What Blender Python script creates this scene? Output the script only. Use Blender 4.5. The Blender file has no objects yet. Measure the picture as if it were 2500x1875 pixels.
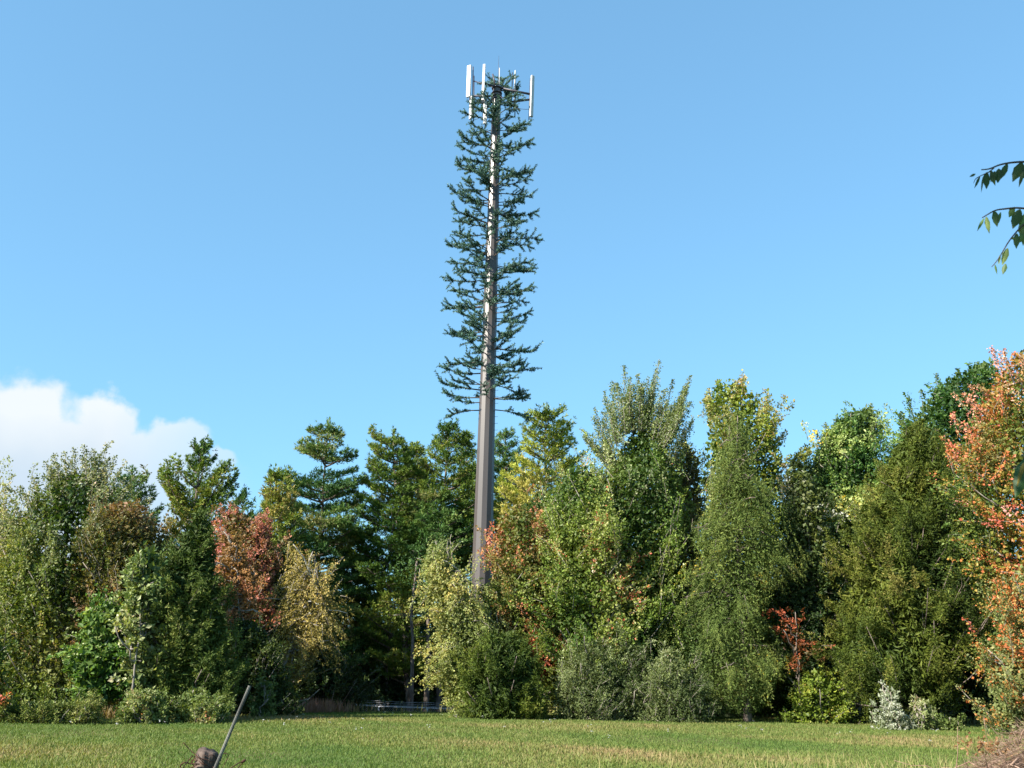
import bpy, math
import numpy as np
from mathutils import Vector, Matrix, Euler

rng = np.random.default_rng(11)
S = bpy.context.scene
COL = S.collection
R = math.radians

# ------------------------------------------------------------------ camera
F = 2400.0                      # focal length in photo pixels (photo 2500 wide)
K = 2500.0 / 2212.0
PITCH = math.atan(723.0 / F)
ROLL = R(0.95)
CAMZ = 1.7
RM = (Matrix.Rotation(R(90) + PITCH, 3, 'X') @ Matrix.Rotation(ROLL, 3, 'Z'))
RMn = np.array([list(r) for r in RM])


def ray(u, v, d):
    """photo pixel (2500 wide) -> world point at distance y = d"""
    w = RMn @ np.array([(u - 1250) / F, -(v - 937.5) / F, -1.0])
    s = d / w[1]
    return np.array([s * w[0], d, CAMZ + s * w[2]])


def rayD(u, v, d):
    return ray(u * K, v * K, d)


cam = bpy.data.cameras.new('camera')
cam.sensor_width = 36
cam.lens = 36 * F / 2500
cam.clip_end = 3000
cam.dof.use_dof = True
cam.dof.focus_distance = 46
cam.dof.aperture_fstop = 8
camo = bpy.data.objects.new('camera', cam)
COL.objects.link(camo)
camo.matrix_world = Matrix.Translation((0, 0, CAMZ)) @ RM.to_4x4()
S.camera = camo

# ------------------------------------------------------------------ light
SUN_AZ, SUN_EL = R(180 + 53), R(34)     # azimuth measured clockwise from +Y
sd = Vector((math.sin(SUN_AZ) * math.cos(SUN_EL), math.cos(SUN_AZ) * math.cos(SUN_EL), math.sin(SUN_EL)))
SUNV = np.array(sd)
sl = bpy.data.lights.new('sun', 'SUN')
sl.energy = 5.0
sl.angle = R(0.5)
sl.color = (1.0, 0.93, 0.82)
so = bpy.data.objects.new('sun', sl)
so.rotation_euler = sd.to_track_quat('Z', 'Y').to_euler()
COL.objects.link(so)

W = bpy.data.worlds.new('World')
S.world = W
W.use_nodes = True
nt = W.node_tree
nt.nodes.clear()
L = nt.links.new


def nd(t, **kw):
    n = nt.nodes.new(t)
    for k, v in kw.items():
        setattr(n, k, v)
    return n


def mth(op, a, b=None, c=None, clamp=False):
    n = nd('ShaderNodeMath', operation=op, use_clamp=clamp)
    for i, x in enumerate((a, b, c)):
        if x is None:
            continue
        if isinstance(x, (int, float)):
            n.inputs[i].default_value = x
        else:
            L(x, n.inputs[i])
    return n.outputs[0]


SKY_STR = 0.0785
sky = nd('ShaderNodeTexSky', sky_type='NISHITA', sun_disc=False, sun_elevation=SUN_EL,
         sun_rotation=SUN_AZ, altitude=50, air_density=1.0, dust_density=0.6, ozone_density=2.2)
bg1 = nd('ShaderNodeBackground')
bg1.inputs[1].default_value = SKY_STR
sg = nd('ShaderNodeGamma'); sg.inputs[1].default_value = 0.55
L(sky.outputs[0], sg.inputs[0])
sm = nd('ShaderNodeMix', data_type='RGBA', blend_type='MULTIPLY')
sm.inputs['Factor'].default_value = 1
L(sg.outputs[0], sm.inputs['A']); sm.inputs['B'].default_value = (1.05, 1.80, 2.22, 1)
L(sm.outputs['Result'], bg1.inputs[0])
geo = nd('ShaderNodeNewGeometry')
neg = nd('ShaderNodeVectorMath', operation='SCALE')
neg.inputs['Scale'].default_value = -1
tc = nd('ShaderNodeTexCoord')
sep = nd('ShaderNodeSeparateXYZ')
L(tc.outputs['Generated'], sep.inputs[0])
az = mth('ARCTAN2', sep.outputs[0], sep.outputs[1])
el = mth('ARCSINE', sep.outputs[2])
comb = nd('ShaderNodeCombineXYZ')
L(az, comb.inputs[0]); L(el, comb.inputs[1])
nz = nd('ShaderNodeTexNoise')
nz.inputs['Scale'].default_value = 24
nz.inputs['Detail'].default_value = 7
nz.inputs['Roughness'].default_value = 0.55
L(comb.outputs[0], nz.inputs['Vector'])
nsub = nd('ShaderNodeVectorMath', operation='SUBTRACT')
nsub.inputs[1].default_value = (.5, .5, .5)
L(nz.outputs['Color'], nsub.inputs[0])
nsc = nd('ShaderNodeVectorMath', operation='SCALE')
nsc.inputs['Scale'].default_value = 0.05
L(nsub.outputs[0], nsc.inputs[0])
padd = nd('ShaderNodeVectorMath', operation='ADD')
L(comb.outputs[0], padd.inputs[0]); L(nsc.outputs[0], padd.inputs[1])


def azel(uD, vD):
    p = rayD(uD, vD, 1.0) - np.array([0, 0, CAMZ])
    p = p / np.linalg.norm(p)
    return math.atan2(p[0], p[1]), math.asin(p[2])


blobs = [(50, 905, 92, 84), (-60, 960, 160, 120), (130, 980, 130, 100), (235, 905, 66, 56), (60, 1080, 260, 160),
         (290, 985, 110, 66), (380, 955, 72, 50), (-160, 1000, 220, 160), (330, 1060, 200, 100), (470, 1000, 50, 30)]
field = None
for (u, v, ru, rv) in blobs:
    a, e = azel(u, v)
    n1 = nd('ShaderNodeVectorMath', operation='SUBTRACT')
    L(padd.outputs[0], n1.inputs[0]); n1.inputs[1].default_value = (a, e, 0)
    n2 = nd('ShaderNodeVectorMath', operation='MULTIPLY')
    L(n1.outputs[0], n2.inputs[0]); n2.inputs[1].default_value = (2123 / ru, 2123 / rv, 0)
    n3 = nd('ShaderNodeVectorMath', operation='LENGTH')
    L(n2.outputs[0], n3.inputs[0])
    w = mth('SUBTRACT', 1.0, n3.outputs['Value'])
    field = w if field is None else mth('SMOOTH_MAX', field, w, 0.12)
mr = nd('ShaderNodeMapRange', interpolation_type='SMOOTHSTEP')
mr.inputs['From Min'].default_value = -0.10
mr.inputs['From Max'].default_value = 0.32
L(field, mr.inputs['Value'])
# thinner towards the right
mr2 = nd('ShaderNodeMapRange')
mr2.inputs['From Min'].default_value = azel(230, 950)[0]
mr2.inputs['From Max'].default_value = azel(520, 950)[0]
mr2.inputs['To Min'].default_value = 0.98
mr2.inputs['To Max'].default_value = 0.42
L(az, mr2.inputs['Value'])
mask = mth('MULTIPLY', mr.outputs[0], mr2.outputs[0], clamp=True)
ramp = nd('ShaderNodeValToRGB')
ramp.color_ramp.elements[0].position = 0.35
ramp.color_ramp.elements[0].color = (0.66, 0.79, 0.92, 1)
ramp.color_ramp.elements[1].position = 0.72
ramp.color_ramp.elements[1].color = (0.90, 0.96, 1.0, 1)
nz2 = nd('ShaderNodeTexNoise')
nz2.inputs['Scale'].default_value = 9
nz2.inputs['Detail'].default_value = 5
L(comb.outputs[0], nz2.inputs['Vector'])
emr = nd('ShaderNodeMapRange')
emr.inputs['From Min'].default_value = azel(60, 1080)[1]
emr.inputs['From Max'].default_value = azel(60, 830)[1]
L(el, emr.inputs['Value'])
tt = mth('ADD', mth('MULTIPLY', emr.outputs[0], 0.55), mth('MULTIPLY', nz2.outputs['Fac'], 0.55))
L(tt, ramp.inputs[0])
bg2 = nd('ShaderNodeBackground')
bg2.inputs[1].default_value = 0.36
L(ramp.outputs[0], bg2.inputs[0])
mx = nd('ShaderNodeMixShader')
L(mask, mx.inputs[0]); L(bg1.outputs[0], mx.inputs[1]); L(bg2.outputs[0], mx.inputs[2])
wo = nd('ShaderNodeOutputWorld')
L(mx.outputs[0], wo.inputs[0])

S.view_settings.view_transform = 'Standard'
S.view_settings.look = 'None'
S.view_settings.exposure = 1.5
S.view_settings.gamma = 1
S.cycles.max_bounces = 4
S.cycles.diffuse_bounces = 2
S.cycles.transmission_bounces = 3
S.cycles.glossy_bounces = 2


# ------------------------------------------------------------------ materials
def principled(name, rough=.7, spec=.3, metal=0.0):
    m = bpy.data.materials.new(name)
    m.use_nodes = True
    b = m.node_tree.nodes['Principled BSDF']
    b.inputs['Roughness'].default_value = rough
    b.inputs['Specular IOR Level'].default_value = spec
    b.inputs['Metallic'].default_value = metal
    return m, b


def leaf_mat(name, rough=.5, spec=.35, trans=.3):
    m, b = principled(name, rough, spec)
    t = m.node_tree
    a = t.nodes.new('ShaderNodeAttribute'); a.attribute_name = 'col'
    t.links.new(a.outputs['Color'], b.inputs['Base Color'])
    if trans > 0:
        tr = t.nodes.new('ShaderNodeBsdfTranslucent')
        mu = t.nodes.new('ShaderNodeMix'); mu.data_type = 'RGBA'; mu.blend_type = 'MULTIPLY'
        mu.inputs['Factor'].default_value = 1
        t.links.new(a.outputs['Color'], mu.inputs['A'])
        mu.inputs['B'].default_value = (1.5, 1.5, .6, 1)
        t.links.new(mu.outputs['Result'], tr.inputs['Color'])
        ms = t.nodes.new('ShaderNodeMixShader'); ms.inputs[0].default_value = trans
        t.links.new(b.outputs[0], ms.inputs[1]); t.links.new(tr.outputs[0], ms.inputs[2])
        t.links.new(ms.outputs[0], t.nodes['Material Output'].inputs['Surface'])
    return m


def noise_mat(name, c1, c2, scale=6, rough=.8, spec=.2, stretch=(1, 1, 1), bump=.3, metal=0.0, detail=6, coord='Object', lo=.35, hi=.65):
    m, b = principled(name, rough, spec, metal)
    t = m.node_tree
    co = t.nodes.new('ShaderNodeTexCoord')
    mp = t.nodes.new('ShaderNodeMapping'); mp.inputs['Scale'].default_value = stretch
    n = t.nodes.new('ShaderNodeTexNoise'); n.inputs['Scale'].default_value = scale; n.inputs['Detail'].default_value = detail
    r = t.nodes.new('ShaderNodeValToRGB')
    r.color_ramp.elements[0].position = lo; r.color_ramp.elements[0].color = (*c1, 1)
    r.color_ramp.elements[1].position = hi; r.color_ramp.elements[1].color = (*c2, 1)
    t.links.new(co.outputs[coord], mp.inputs[0]); t.links.new(mp.outputs[0], n.inputs['Vector'])
    t.links.new(n.outputs['Fac'], r.inputs[0]); t.links.new(r.outputs[0], b.inputs['Base Color'])
    if bump:
        bp = t.nodes.new('ShaderNodeBump'); bp.inputs['Strength'].default_value = bump; bp.inputs['Distance'].default_value = .02
        t.links.new(n.outputs['Fac'], bp.inputs['Height']); t.links.new(bp.outputs[0], b.inputs['Normal'])
    return m


M_leaf = leaf_mat('broad_leaf', .5, .28, .30)
M_need = leaf_mat('needle', .6, .2, .15)
M_fake = leaf_mat('plastic_needle', .5, .4, .08)
M_grass = leaf_mat('grass_blade', .6, .25, .3)
M_twig = noise_mat('dead_twig', (.16, .10, .07), (.34, .23, .17), 5, .85, .1, bump=0)
M_bark = noise_mat('grey_bark', (.12, .10, .08), (.30, .27, .23), 9, .9, .1, (1, 1, .35))
M_pbark = noise_mat('pine_bark', (.08, .06, .05), (.20, .165, .14), 7, .9, .1, (1, 1, .3))
M_birch = noise_mat('white_bark', (.08, .075, .07), (.33, .32, .29), 5, .8, .2, (.5, .5, 3.0), lo=.30, hi=.42)
M_pole = noise_mat('painted_pole', (.060, .050, .047), (.082, .070, .065), 1.2, .36, .5, (1, 1, .08), bump=0, lo=.3, hi=.7)
M_white = noise_mat('antenna_white', (.42, .42, .41), (.52, .52, .51), 3, .5, .3, bump=0)
M_dark = noise_mat('dark_steel', (.035, .033, .045), (.06, .055, .07), 6, .5, .4, bump=0)
M_galv = noise_mat('galvanised', (.30, .31, .33), (.50, .51, .53), 12, .5, .4, bump=0)
M_stake = noise_mat('weathered_zinc', (.045, .045, .042), (.13, .13, .12), 9, .8, .2, (1, 1, .3), bump=.2)
M_old = noise_mat('weathered_wood', (.022, .015, .012), (.13, .098, .082), 16, .9, .1, (1, 1, .12), bump=.8)
M_rust = noise_mat('rusty_wire', (.018, .010, .008), (.07, .028, .016), 20, .8, .2, bump=0)
M_stem = noise_mat('fake_branch', (.05, .04, .035), (.09, .07, .055), 8, .7, .2, bump=0)
M_soil = noise_mat('pile_core', (.03, .02, .015), (.10, .065, .045), 8, .95, .05)


# ------------------------------------------------------------------ mesh helpers
def unit(a):
    return a / np.maximum(np.linalg.norm(a, axis=-1, keepdims=True), 1e-9)


def rnd(n):
    return unit(rng.normal(size=(n, 3)))


def link(o, parent=None):
    COL.objects.link(o)
    if parent is not None:
        o.parent = parent
        o.matrix_parent_inverse = Matrix.Identity(4)
    return o


def thing(name, label, cat, loc=(0, 0, 0), group=None, kind=None):
    o = bpy.data.objects.new(name, None)
    o.empty_display_size = .3
    o.location = loc
    o['label'] = label
    o['category'] = cat
    if group:
        o['group'] = group
    if kind:
        o['kind'] = kind
    return link(o)


def tag(o, label=None, cat=None, group=None, kind=None):
    for k, v in (('label', label), ('category', cat), ('group', group), ('kind', kind)):
        if v:
            o[k] = v
    return o


def mesh_from(name, V, loops, sizes, cols=None, smooth=False):
    me = bpy.data.meshes.new(name)
    V = np.asarray(V, dtype=np.float32)
    loops = np.asarray(loops, dtype=np.int32)
    sizes = np.asarray(sizes, dtype=np.int32)
    me.vertices.add(len(V)); me.vertices.foreach_set('co', V.ravel())
    me.loops.add(len(loops)); me.loops.foreach_set('vertex_index', loops)
    me.polygons.add(len(sizes))
    st = np.concatenate([[0], np.cumsum(sizes)[:-1]]).astype(np.int32)
    me.polygons.foreach_set('loop_start', st)
    try:
        me.polygons.foreach_set('loop_total', sizes)
    except Exception:
        pass
    me.polygons.foreach_set('use_smooth', np.full(len(sizes), bool(smooth)))
    if cols is not None:
        at = me.color_attributes.new('col', 'FLOAT_COLOR', 'POINT')
        c4 = np.ones((len(V), 4), dtype=np.float32)
        c4[:, :3] = cols
        at.data.foreach_set('color', c4.ravel())
    me.update(calc_edges=True)
    return me


def cards_data(P, A, N, Ln, Wd, C, fold=.18):
    n = len(P)
    A = unit(A)
    Sd = unit(np.cross(A, N))
    Nn = np.cross(Sd, A)
    Ln = np.broadcast_to(np.asarray(Ln, float), (n,))[:, None]
    Wd = np.broadcast_to(np.asarray(Wd, float), (n,))[:, None]
    V = np.empty((n, 4, 3))
    V[:, 0] = P
    V[:, 1] = P + A * Ln * .45 + Sd * Wd * .5 + Nn * Wd * fold
    V[:, 2] = P + A * Ln
    V[:, 3] = P + A * Ln * .45 - Sd * Wd * .5 + Nn * Wd * fold
    return V.reshape(-1, 3), np.repeat(C, 4, axis=0)


def cards(name, P, A, N, Ln, Wd, C, mat, parent=None, origin=(0, 0, 0), fold=.18):
    V, C4 = cards_data(P, A, N, Ln, Wd, C, fold)
    V = V - np.array(origin)
    n = len(V) // 4
    me = mesh_from(name, V, np.arange(4 * n), np.full(n, 4), C4)
    me.materials.append(mat)
    return link(bpy.data.objects.new(name, me), parent)


def tubes_data(lines, sides=5, closed=True):
    """lines: list of (points (m,3), radii (m,))"""
    VV, LL, SS = [], [], []
    off = 0
    for pts, rad in lines:
        pts = np.asarray(pts, float)
        m = len(pts)
        rad = np.broadcast_to(np.asarray(rad, float), (m,))
        T = np.gradient(pts, axis=0)
        T = unit(T)
        ref = np.array([0.31, 0.22, 0.93]) if abs(T[:, 2]).mean() < .7 else np.array([.95, .25, .12])
        X = unit(np.cross(T, ref))
        Y = np.cross(T, X)
        a = np.arange(sides) * 2 * np.pi / sides
        ring = pts[:, None, :] + rad[:, None, None] * (np.cos(a)[None, :, None] * X[:, None, :] + np.sin(a)[None, :, None] * Y[:, None, :])
        VV.append(ring.reshape(-1, 3))
        i = np.arange(m - 1)[:, None] * sides
        j = np.arange(sides)[None, :]
        jn = (j + 1) % sides
        q = np.stack([i + j, i + jn, i + sides + jn, i + sides + j], -1).reshape(-1) + off
        LL.append(q); SS.append(np.full((m - 1) * sides, 4))
        LL.append(np.arange(sides)[::-1] + off); LL.append(np.arange(sides) + off + (m - 1) * sides)
        SS.append(np.array([sides, sides]))
        off += m * sides
    return np.concatenate(VV), np.concatenate(LL), np.concatenate(SS)


def tubes(name, lines, mat, parent=None, origin=(0, 0, 0), sides=5, smooth=True):
    V, Lp, Sz = tubes_data(lines, sides)
    me = mesh_from(name, V - np.array(origin), Lp, Sz, smooth=smooth)
    me.materials.append(mat)
    return link(bpy.data.objects.new(name, me), parent)


def box_data(c, ax, half):
    """c centre, ax 3x3 rows axes, half sizes -> verts (8,3)"""
    s = np.array([[x, y, z] for x in (-1, 1) for y in (-1, 1) for z in (-1, 1)], float)
    return c + (s * half) @ ax


BOXF = [(0, 1, 3, 2), (4, 6, 7, 5), (0, 4, 5, 1), (2, 3, 7, 6), (0, 2, 6, 4), (1, 5, 7, 3)]


def boxes(name, bl, mat, parent=None, origin=(0, 0, 0), bevel=0.0):
    V, Lp, Sz = [], [], []
    for k, (c, ax, h) in enumerate(bl):
        V.append(box_data(np.array(c, float), np.array(ax, float), np.array(h, float)))
        for f in BOXF:
            Lp += [i + 8 * k for i in f]
            Sz.append(4)
    me = mesh_from(name, np.concatenate(V) - np.array(origin), Lp, Sz)
    me.materials.append(mat)
    o = link(bpy.data.objects.new(name, me), parent)
    if bevel:
        b = o.modifiers.new('bevel', 'BEVEL'); b.width = bevel; b.segments = 2
    return o


class Noise:
    def __init__(s, freq, seed):
        r = np.random.default_rng(seed)
        s.k = unit(r.normal(size=(7, 3))) * freq * r.uniform(.6, 1.7, (7, 1))
        s.p = r.uniform(0, 6.28, 7)

    def __call__(s, P):
        return np.sin(P @ s.k.T + s.p).sum(1) / math.sqrt(3.5)


def pick(pal, q):
    """pal: list of (position 0..1, rgb); q values -> interpolated colours"""
    xs = np.array([p[0] for p in pal])
    cs = np.array([p[1] for p in pal])
    q = np.clip(q, 0, 1)
    return np.stack([np.interp(q, xs, cs[:, i]) for i in range(3)], 1)


# ------------------------------------------------------------------ ground
_eu = [(-500, 1600), (0, 1566), (200, 1561), (540, 1549), (1100, 1545), (1500, 1553), (1900, 1566), (2150, 1576), (2700, 1620)]
EX, ED = [], []
for u, v in _eu:
    w = RMn @ np.array([(u * K - 1250) / F, -(v * K - 937.5) / F, -1.0])
    t = -CAMZ / w[2]
    EX.append(t * w[0]); ED.append(t * w[1])
EX, ED = np.array(EX), np.array(ED)


def edge(x):
    return np.interp(x, EX, ED)


gn = Noise(.22, 5)
gn2 = Noise(.07, 6)


def gz(x, y):
    x = np.asarray(x, float); y = np.asarray(y, float)
    t = np.clip((y - edge(x) - .5) / 9.0, 0, 1)
    t = t * t * (3 - 2 * t)
    P = np.stack([x, y, x * 0], -1).reshape(-1, 3)
    n = gn(P).reshape(x.shape) * .02 * np.clip((60 - y) / 20, 0, 1)
    far = np.clip((y - 110) / 200, 0, 1)
    sw = np.clip((y - 24) / 16.0, 0, 1)
    return n + .15 * sw * sw * (3 - 2 * sw) - 1.7 * t + far * 2.0


xs = np.concatenate([np.linspace(-900, -42, 14), np.linspace(-40, 40, 161), np.linspace(42, 900, 14)])
ys = np.concatenate([np.linspace(-300, -6, 12), np.linspace(-5, 80, 171), np.linspace(82, 1500, 24)])
GX, GY = np.meshgrid(xs, ys)
GZ = gz(GX, GY)
V = np.stack([GX, GY, GZ], -1).reshape(-1, 3)
nx, ny = len(xs), len(ys)
ii, jj = np.meshgrid(np.arange(nx - 1), np.arange(ny - 1))
a0 = (jj * nx + ii).ravel()
q = np.stack([a0, a0 + 1, a0 + nx + 1, a0 + nx], -1).ravel()
wood = np.clip((GY - edge(GX)) / 1.2, 0, 1).ravel()
me = mesh_from('ground', V, q, np.full(len(a0), 4), np.stack([wood, wood, wood], 1), smooth=True)
mg, bgd = principled('meadow_ground', .95, .05)
t = mg.node_tree
co = t.nodes.new('ShaderNodeTexCoord')


def gnoise(scale, det=5, stretch=(1, 1, 1)):
    mp = t.nodes.new('ShaderNodeMapping'); mp.inputs['Scale'].default_value = stretch
    n = t.nodes.new('ShaderNodeTexNoise'); n.inputs['Scale'].default_value = scale; n.inputs['Detail'].default_value = det
    t.links.new(co.outputs['Object'], mp.inputs[0]); t.links.new(mp.outputs[0], n.inputs['Vector'])
    return n.outputs['Fac']


r1 = t.nodes.new('ShaderNodeValToRGB')
e = r1.color_ramp.elements
e[0].position = .38; e[0].color = (.050, .085, .022, 1)
e[1].position = .62; e[1].color = (.145, .125, .060, 1)
k = e.new(.5); k.color = (.085, .105, .035, 1)
t.links.new(gnoise(.35, 6, (1, .8, 1)), r1.inputs[0])
r2 = t.nodes.new('ShaderNodeValToRGB')
r2.color_ramp.elements[0].position = .3; r2.color_ramp.elements[0].color = (.45, .45, .45, 1)
r2.color_ramp.elements[1].position = .7; r2.color_ramp.elements[1].color = (1.25, 1.25, 1.25, 1)
t.links.new(gnoise(9, 6), r2.inputs[0])
mm = t.nodes.new('ShaderNodeMix'); mm.data_type = 'RGBA'; mm.blend_type = 'MULTIPLY'; mm.inputs['Factor'].default_value = 1
t.links.new(r1.outputs[0], mm.inputs['A']); t.links.new(r2.outputs[0], mm.inputs['B'])
mf = t.nodes.new('ShaderNodeMix'); mf.data_type = 'RGBA'
at = t.nodes.new('ShaderNodeAttribute'); at.attribute_name = 'col'
t.links.new(at.outputs['Fac'], mf.inputs['Factor'])
t.links.new(mm.outputs['Result'], mf.inputs['A']); mf.inputs['B'].default_value = (.045, .033, .02, 1)
t.links.new(mf.outputs['Result'], bgd.inputs['Base Color'])
me.materials.append(mg)
go = link(bpy.data.objects.new('ground', me))
go['kind'] = 'structure'

# grass blades over the field in view
patch = Noise(.55, 21); patch2 = Noise(1.9, 22)
GP = [(0, (.072, .130, .024)), (.35, (.115, .162, .034)), (.6, (.160, .180, .048)), (.8, (.21, .19, .070)), (1, (.28, .20, .10))]
N = 420000
y = 15 + (50 - 15) * rng.random(N) ** 1.0
x = (rng.random(N) * 2 - 1) * (y * .56 + 2)
ok = (y < edge(x) + .6)
x, y = x[ok], y[ok]
P = np.stack([x, y, gz(x, y)], 1)
n = len(P)
q = .47 + .15 * patch(P) + .08 * patch2(P) + .13 * rng.normal(size=n) + .25 * np.clip((y - edge(x) + 2.0) / 2.0, 0, 1)
A = np.stack([rng.normal(size=n) * .45, rng.normal(size=n) * .45, np.ones(n)], 1)
Nn = rnd(n)
h = rng.uniform(.04, .095, n) * (1 + .5 * (rng.random(n) < .08)) * (1 + .12 * patch(P))
cards('grass', P, A, Nn, h, h * .22 + .004, pick(GP, q), M_grass)['kind'] = 'stuff'
bpy.data.objects['grass']['label'] = 'short mown meadow grass in green and straw patches'

# tall dry stalks in the near right corner
N = 2600
y = rng.uniform(14.5, 24, N)
x = rng.normal(.36, .12, N) * y
ok = rng.random(N) < np.clip(1.1 - (y - 15) / 9, 0, 1)
x, y = x[ok], y[ok]; n = len(x)
P = np.stack([x, y, gz(x, y)], 1)
A = np.stack([rng.normal(size=n) * .3, rng.normal(size=n) * .3, np.ones(n)], 1)
o = cards('tall_grass', P, A, rnd(n), rng.uniform(.15, .42, n), .010, pick([(0, (.28, .26, .10)), (1, (.42, .34, .17))], rng.random(n)), M_grass)
tag(o, 'thin dry grass stalks at the right front of the meadow', kind='stuff')

# weeds along the wood edge, pinkish around the fence corner
N = 17000
uD = rng.uniform(-60, 2260, N)
dens = .30 + .9 * np.exp(-((uD - 640) / 85.) ** 2) + .35 * np.exp(-((uD - 1150) / 120.) ** 2) + .3 * np.exp(-((uD - 300) / 150.) ** 2)
dens = dens * (1 - .85 * np.exp(-((uD - 838) / 132.) ** 8))
uD = uD[rng.random(N) < dens / 1.2]
x0 = np.interp(uD, np.array([p[0] for p in _eu]), EX)
x = x0 + rng.normal(size=len(x0)) * .3
y = edge(x) + rng.normal(size=len(x)) * .55 + .25
n = len(x)
P = np.stack([x, y, gz(x, y)], 1)
pk = np.exp(-((uD - 640) / 110.) ** 2) + .35 * np.exp(-((uD - 300) / 200.) ** 2)
h = rng.uniform(.12, .45, n) * (1 + .7 * pk)
q = np.clip(.35 * rng.random(n) + .55 * pk + .1, 0, 1)
A = np.stack([rng.normal(size=n) * .25, rng.normal(size=n) * .25, np.ones(n)], 1)
o = cards('weeds', P, A, rnd(n), h, .018 + h * .06, pick([(0, (.08, .11, .03)), (.35, (.22, .20, .09)), (.7, (.26, .13, .10)), (1, (.33, .19, .17))], q), M_grass)
tag(o, 'dry pinkish weeds along the foot of the trees', kind='stuff')

# small white flower heads in the grass
N = 60
y = rng.uniform(30, 49, N); x = rng.uniform(-.5, .5, N) * y
ok = y < edge(x) + .4
x, y = x[ok], y[ok]; n = len(x)
P = np.stack([x, y, gz(x, y) + rng.uniform(.09, .16, n)], 1)
P = np.repeat(P, 4, 0) + rng.normal(size=(4 * n, 3)) * .025
n4 = len(P)
A = unit(np.stack([rng.normal(size=n4), rng.normal(size=n4), .15 * np.ones(n4)], 1))
o = cards('wildflowers', P, A, np.tile([0, -.5, 1.], (n4, 1)), .05, .04, np.full((n4, 3), .42), M_grass)
tag(o, 'small white wildflowers scattered in the meadow', kind='stuff')


# ------------------------------------------------------------------ trees
def outline(pts, d):
    """(v, uL, uR) rows in display pixels -> sorted z, xl, xr"""
    z, xl, xr = [], [], []
    for v, a, b in pts:
        p = rayD(a, v, d); q_ = rayD(b, v, d)
        z.append((p[2] + q_[2]) / 2); xl.append(p[0]); xr.append(q_[0])
    o = np.argsort(z)
    return np.array(z)[o], np.array(xl)[o], np.array(xr)[o]


def trunk_line(x0, y0, z0, x1, y1, z1, r0, r1, wob=.06, n=12, seed=0):
    rr = np.random.default_rng(seed)
    t_ = np.linspace(0, 1, n)[:, None]
    p = np.array([x0, y0, z0]) * (1 - t_) + np.array([x1, y1, z1]) * t_
    w_ = np.cumsum(rr.normal(size=(n, 2)) * wob, 0)
    w_ -= w_[0]
    p[:, :2] += w_ * np.sin(np.linspace(0, 3.1, n))[:, None]
    r_ = r0 + (r1 - r0) * np.linspace(0, 1, n) ** .8
    r_[0] *= 1.3
    return p, r_


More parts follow.
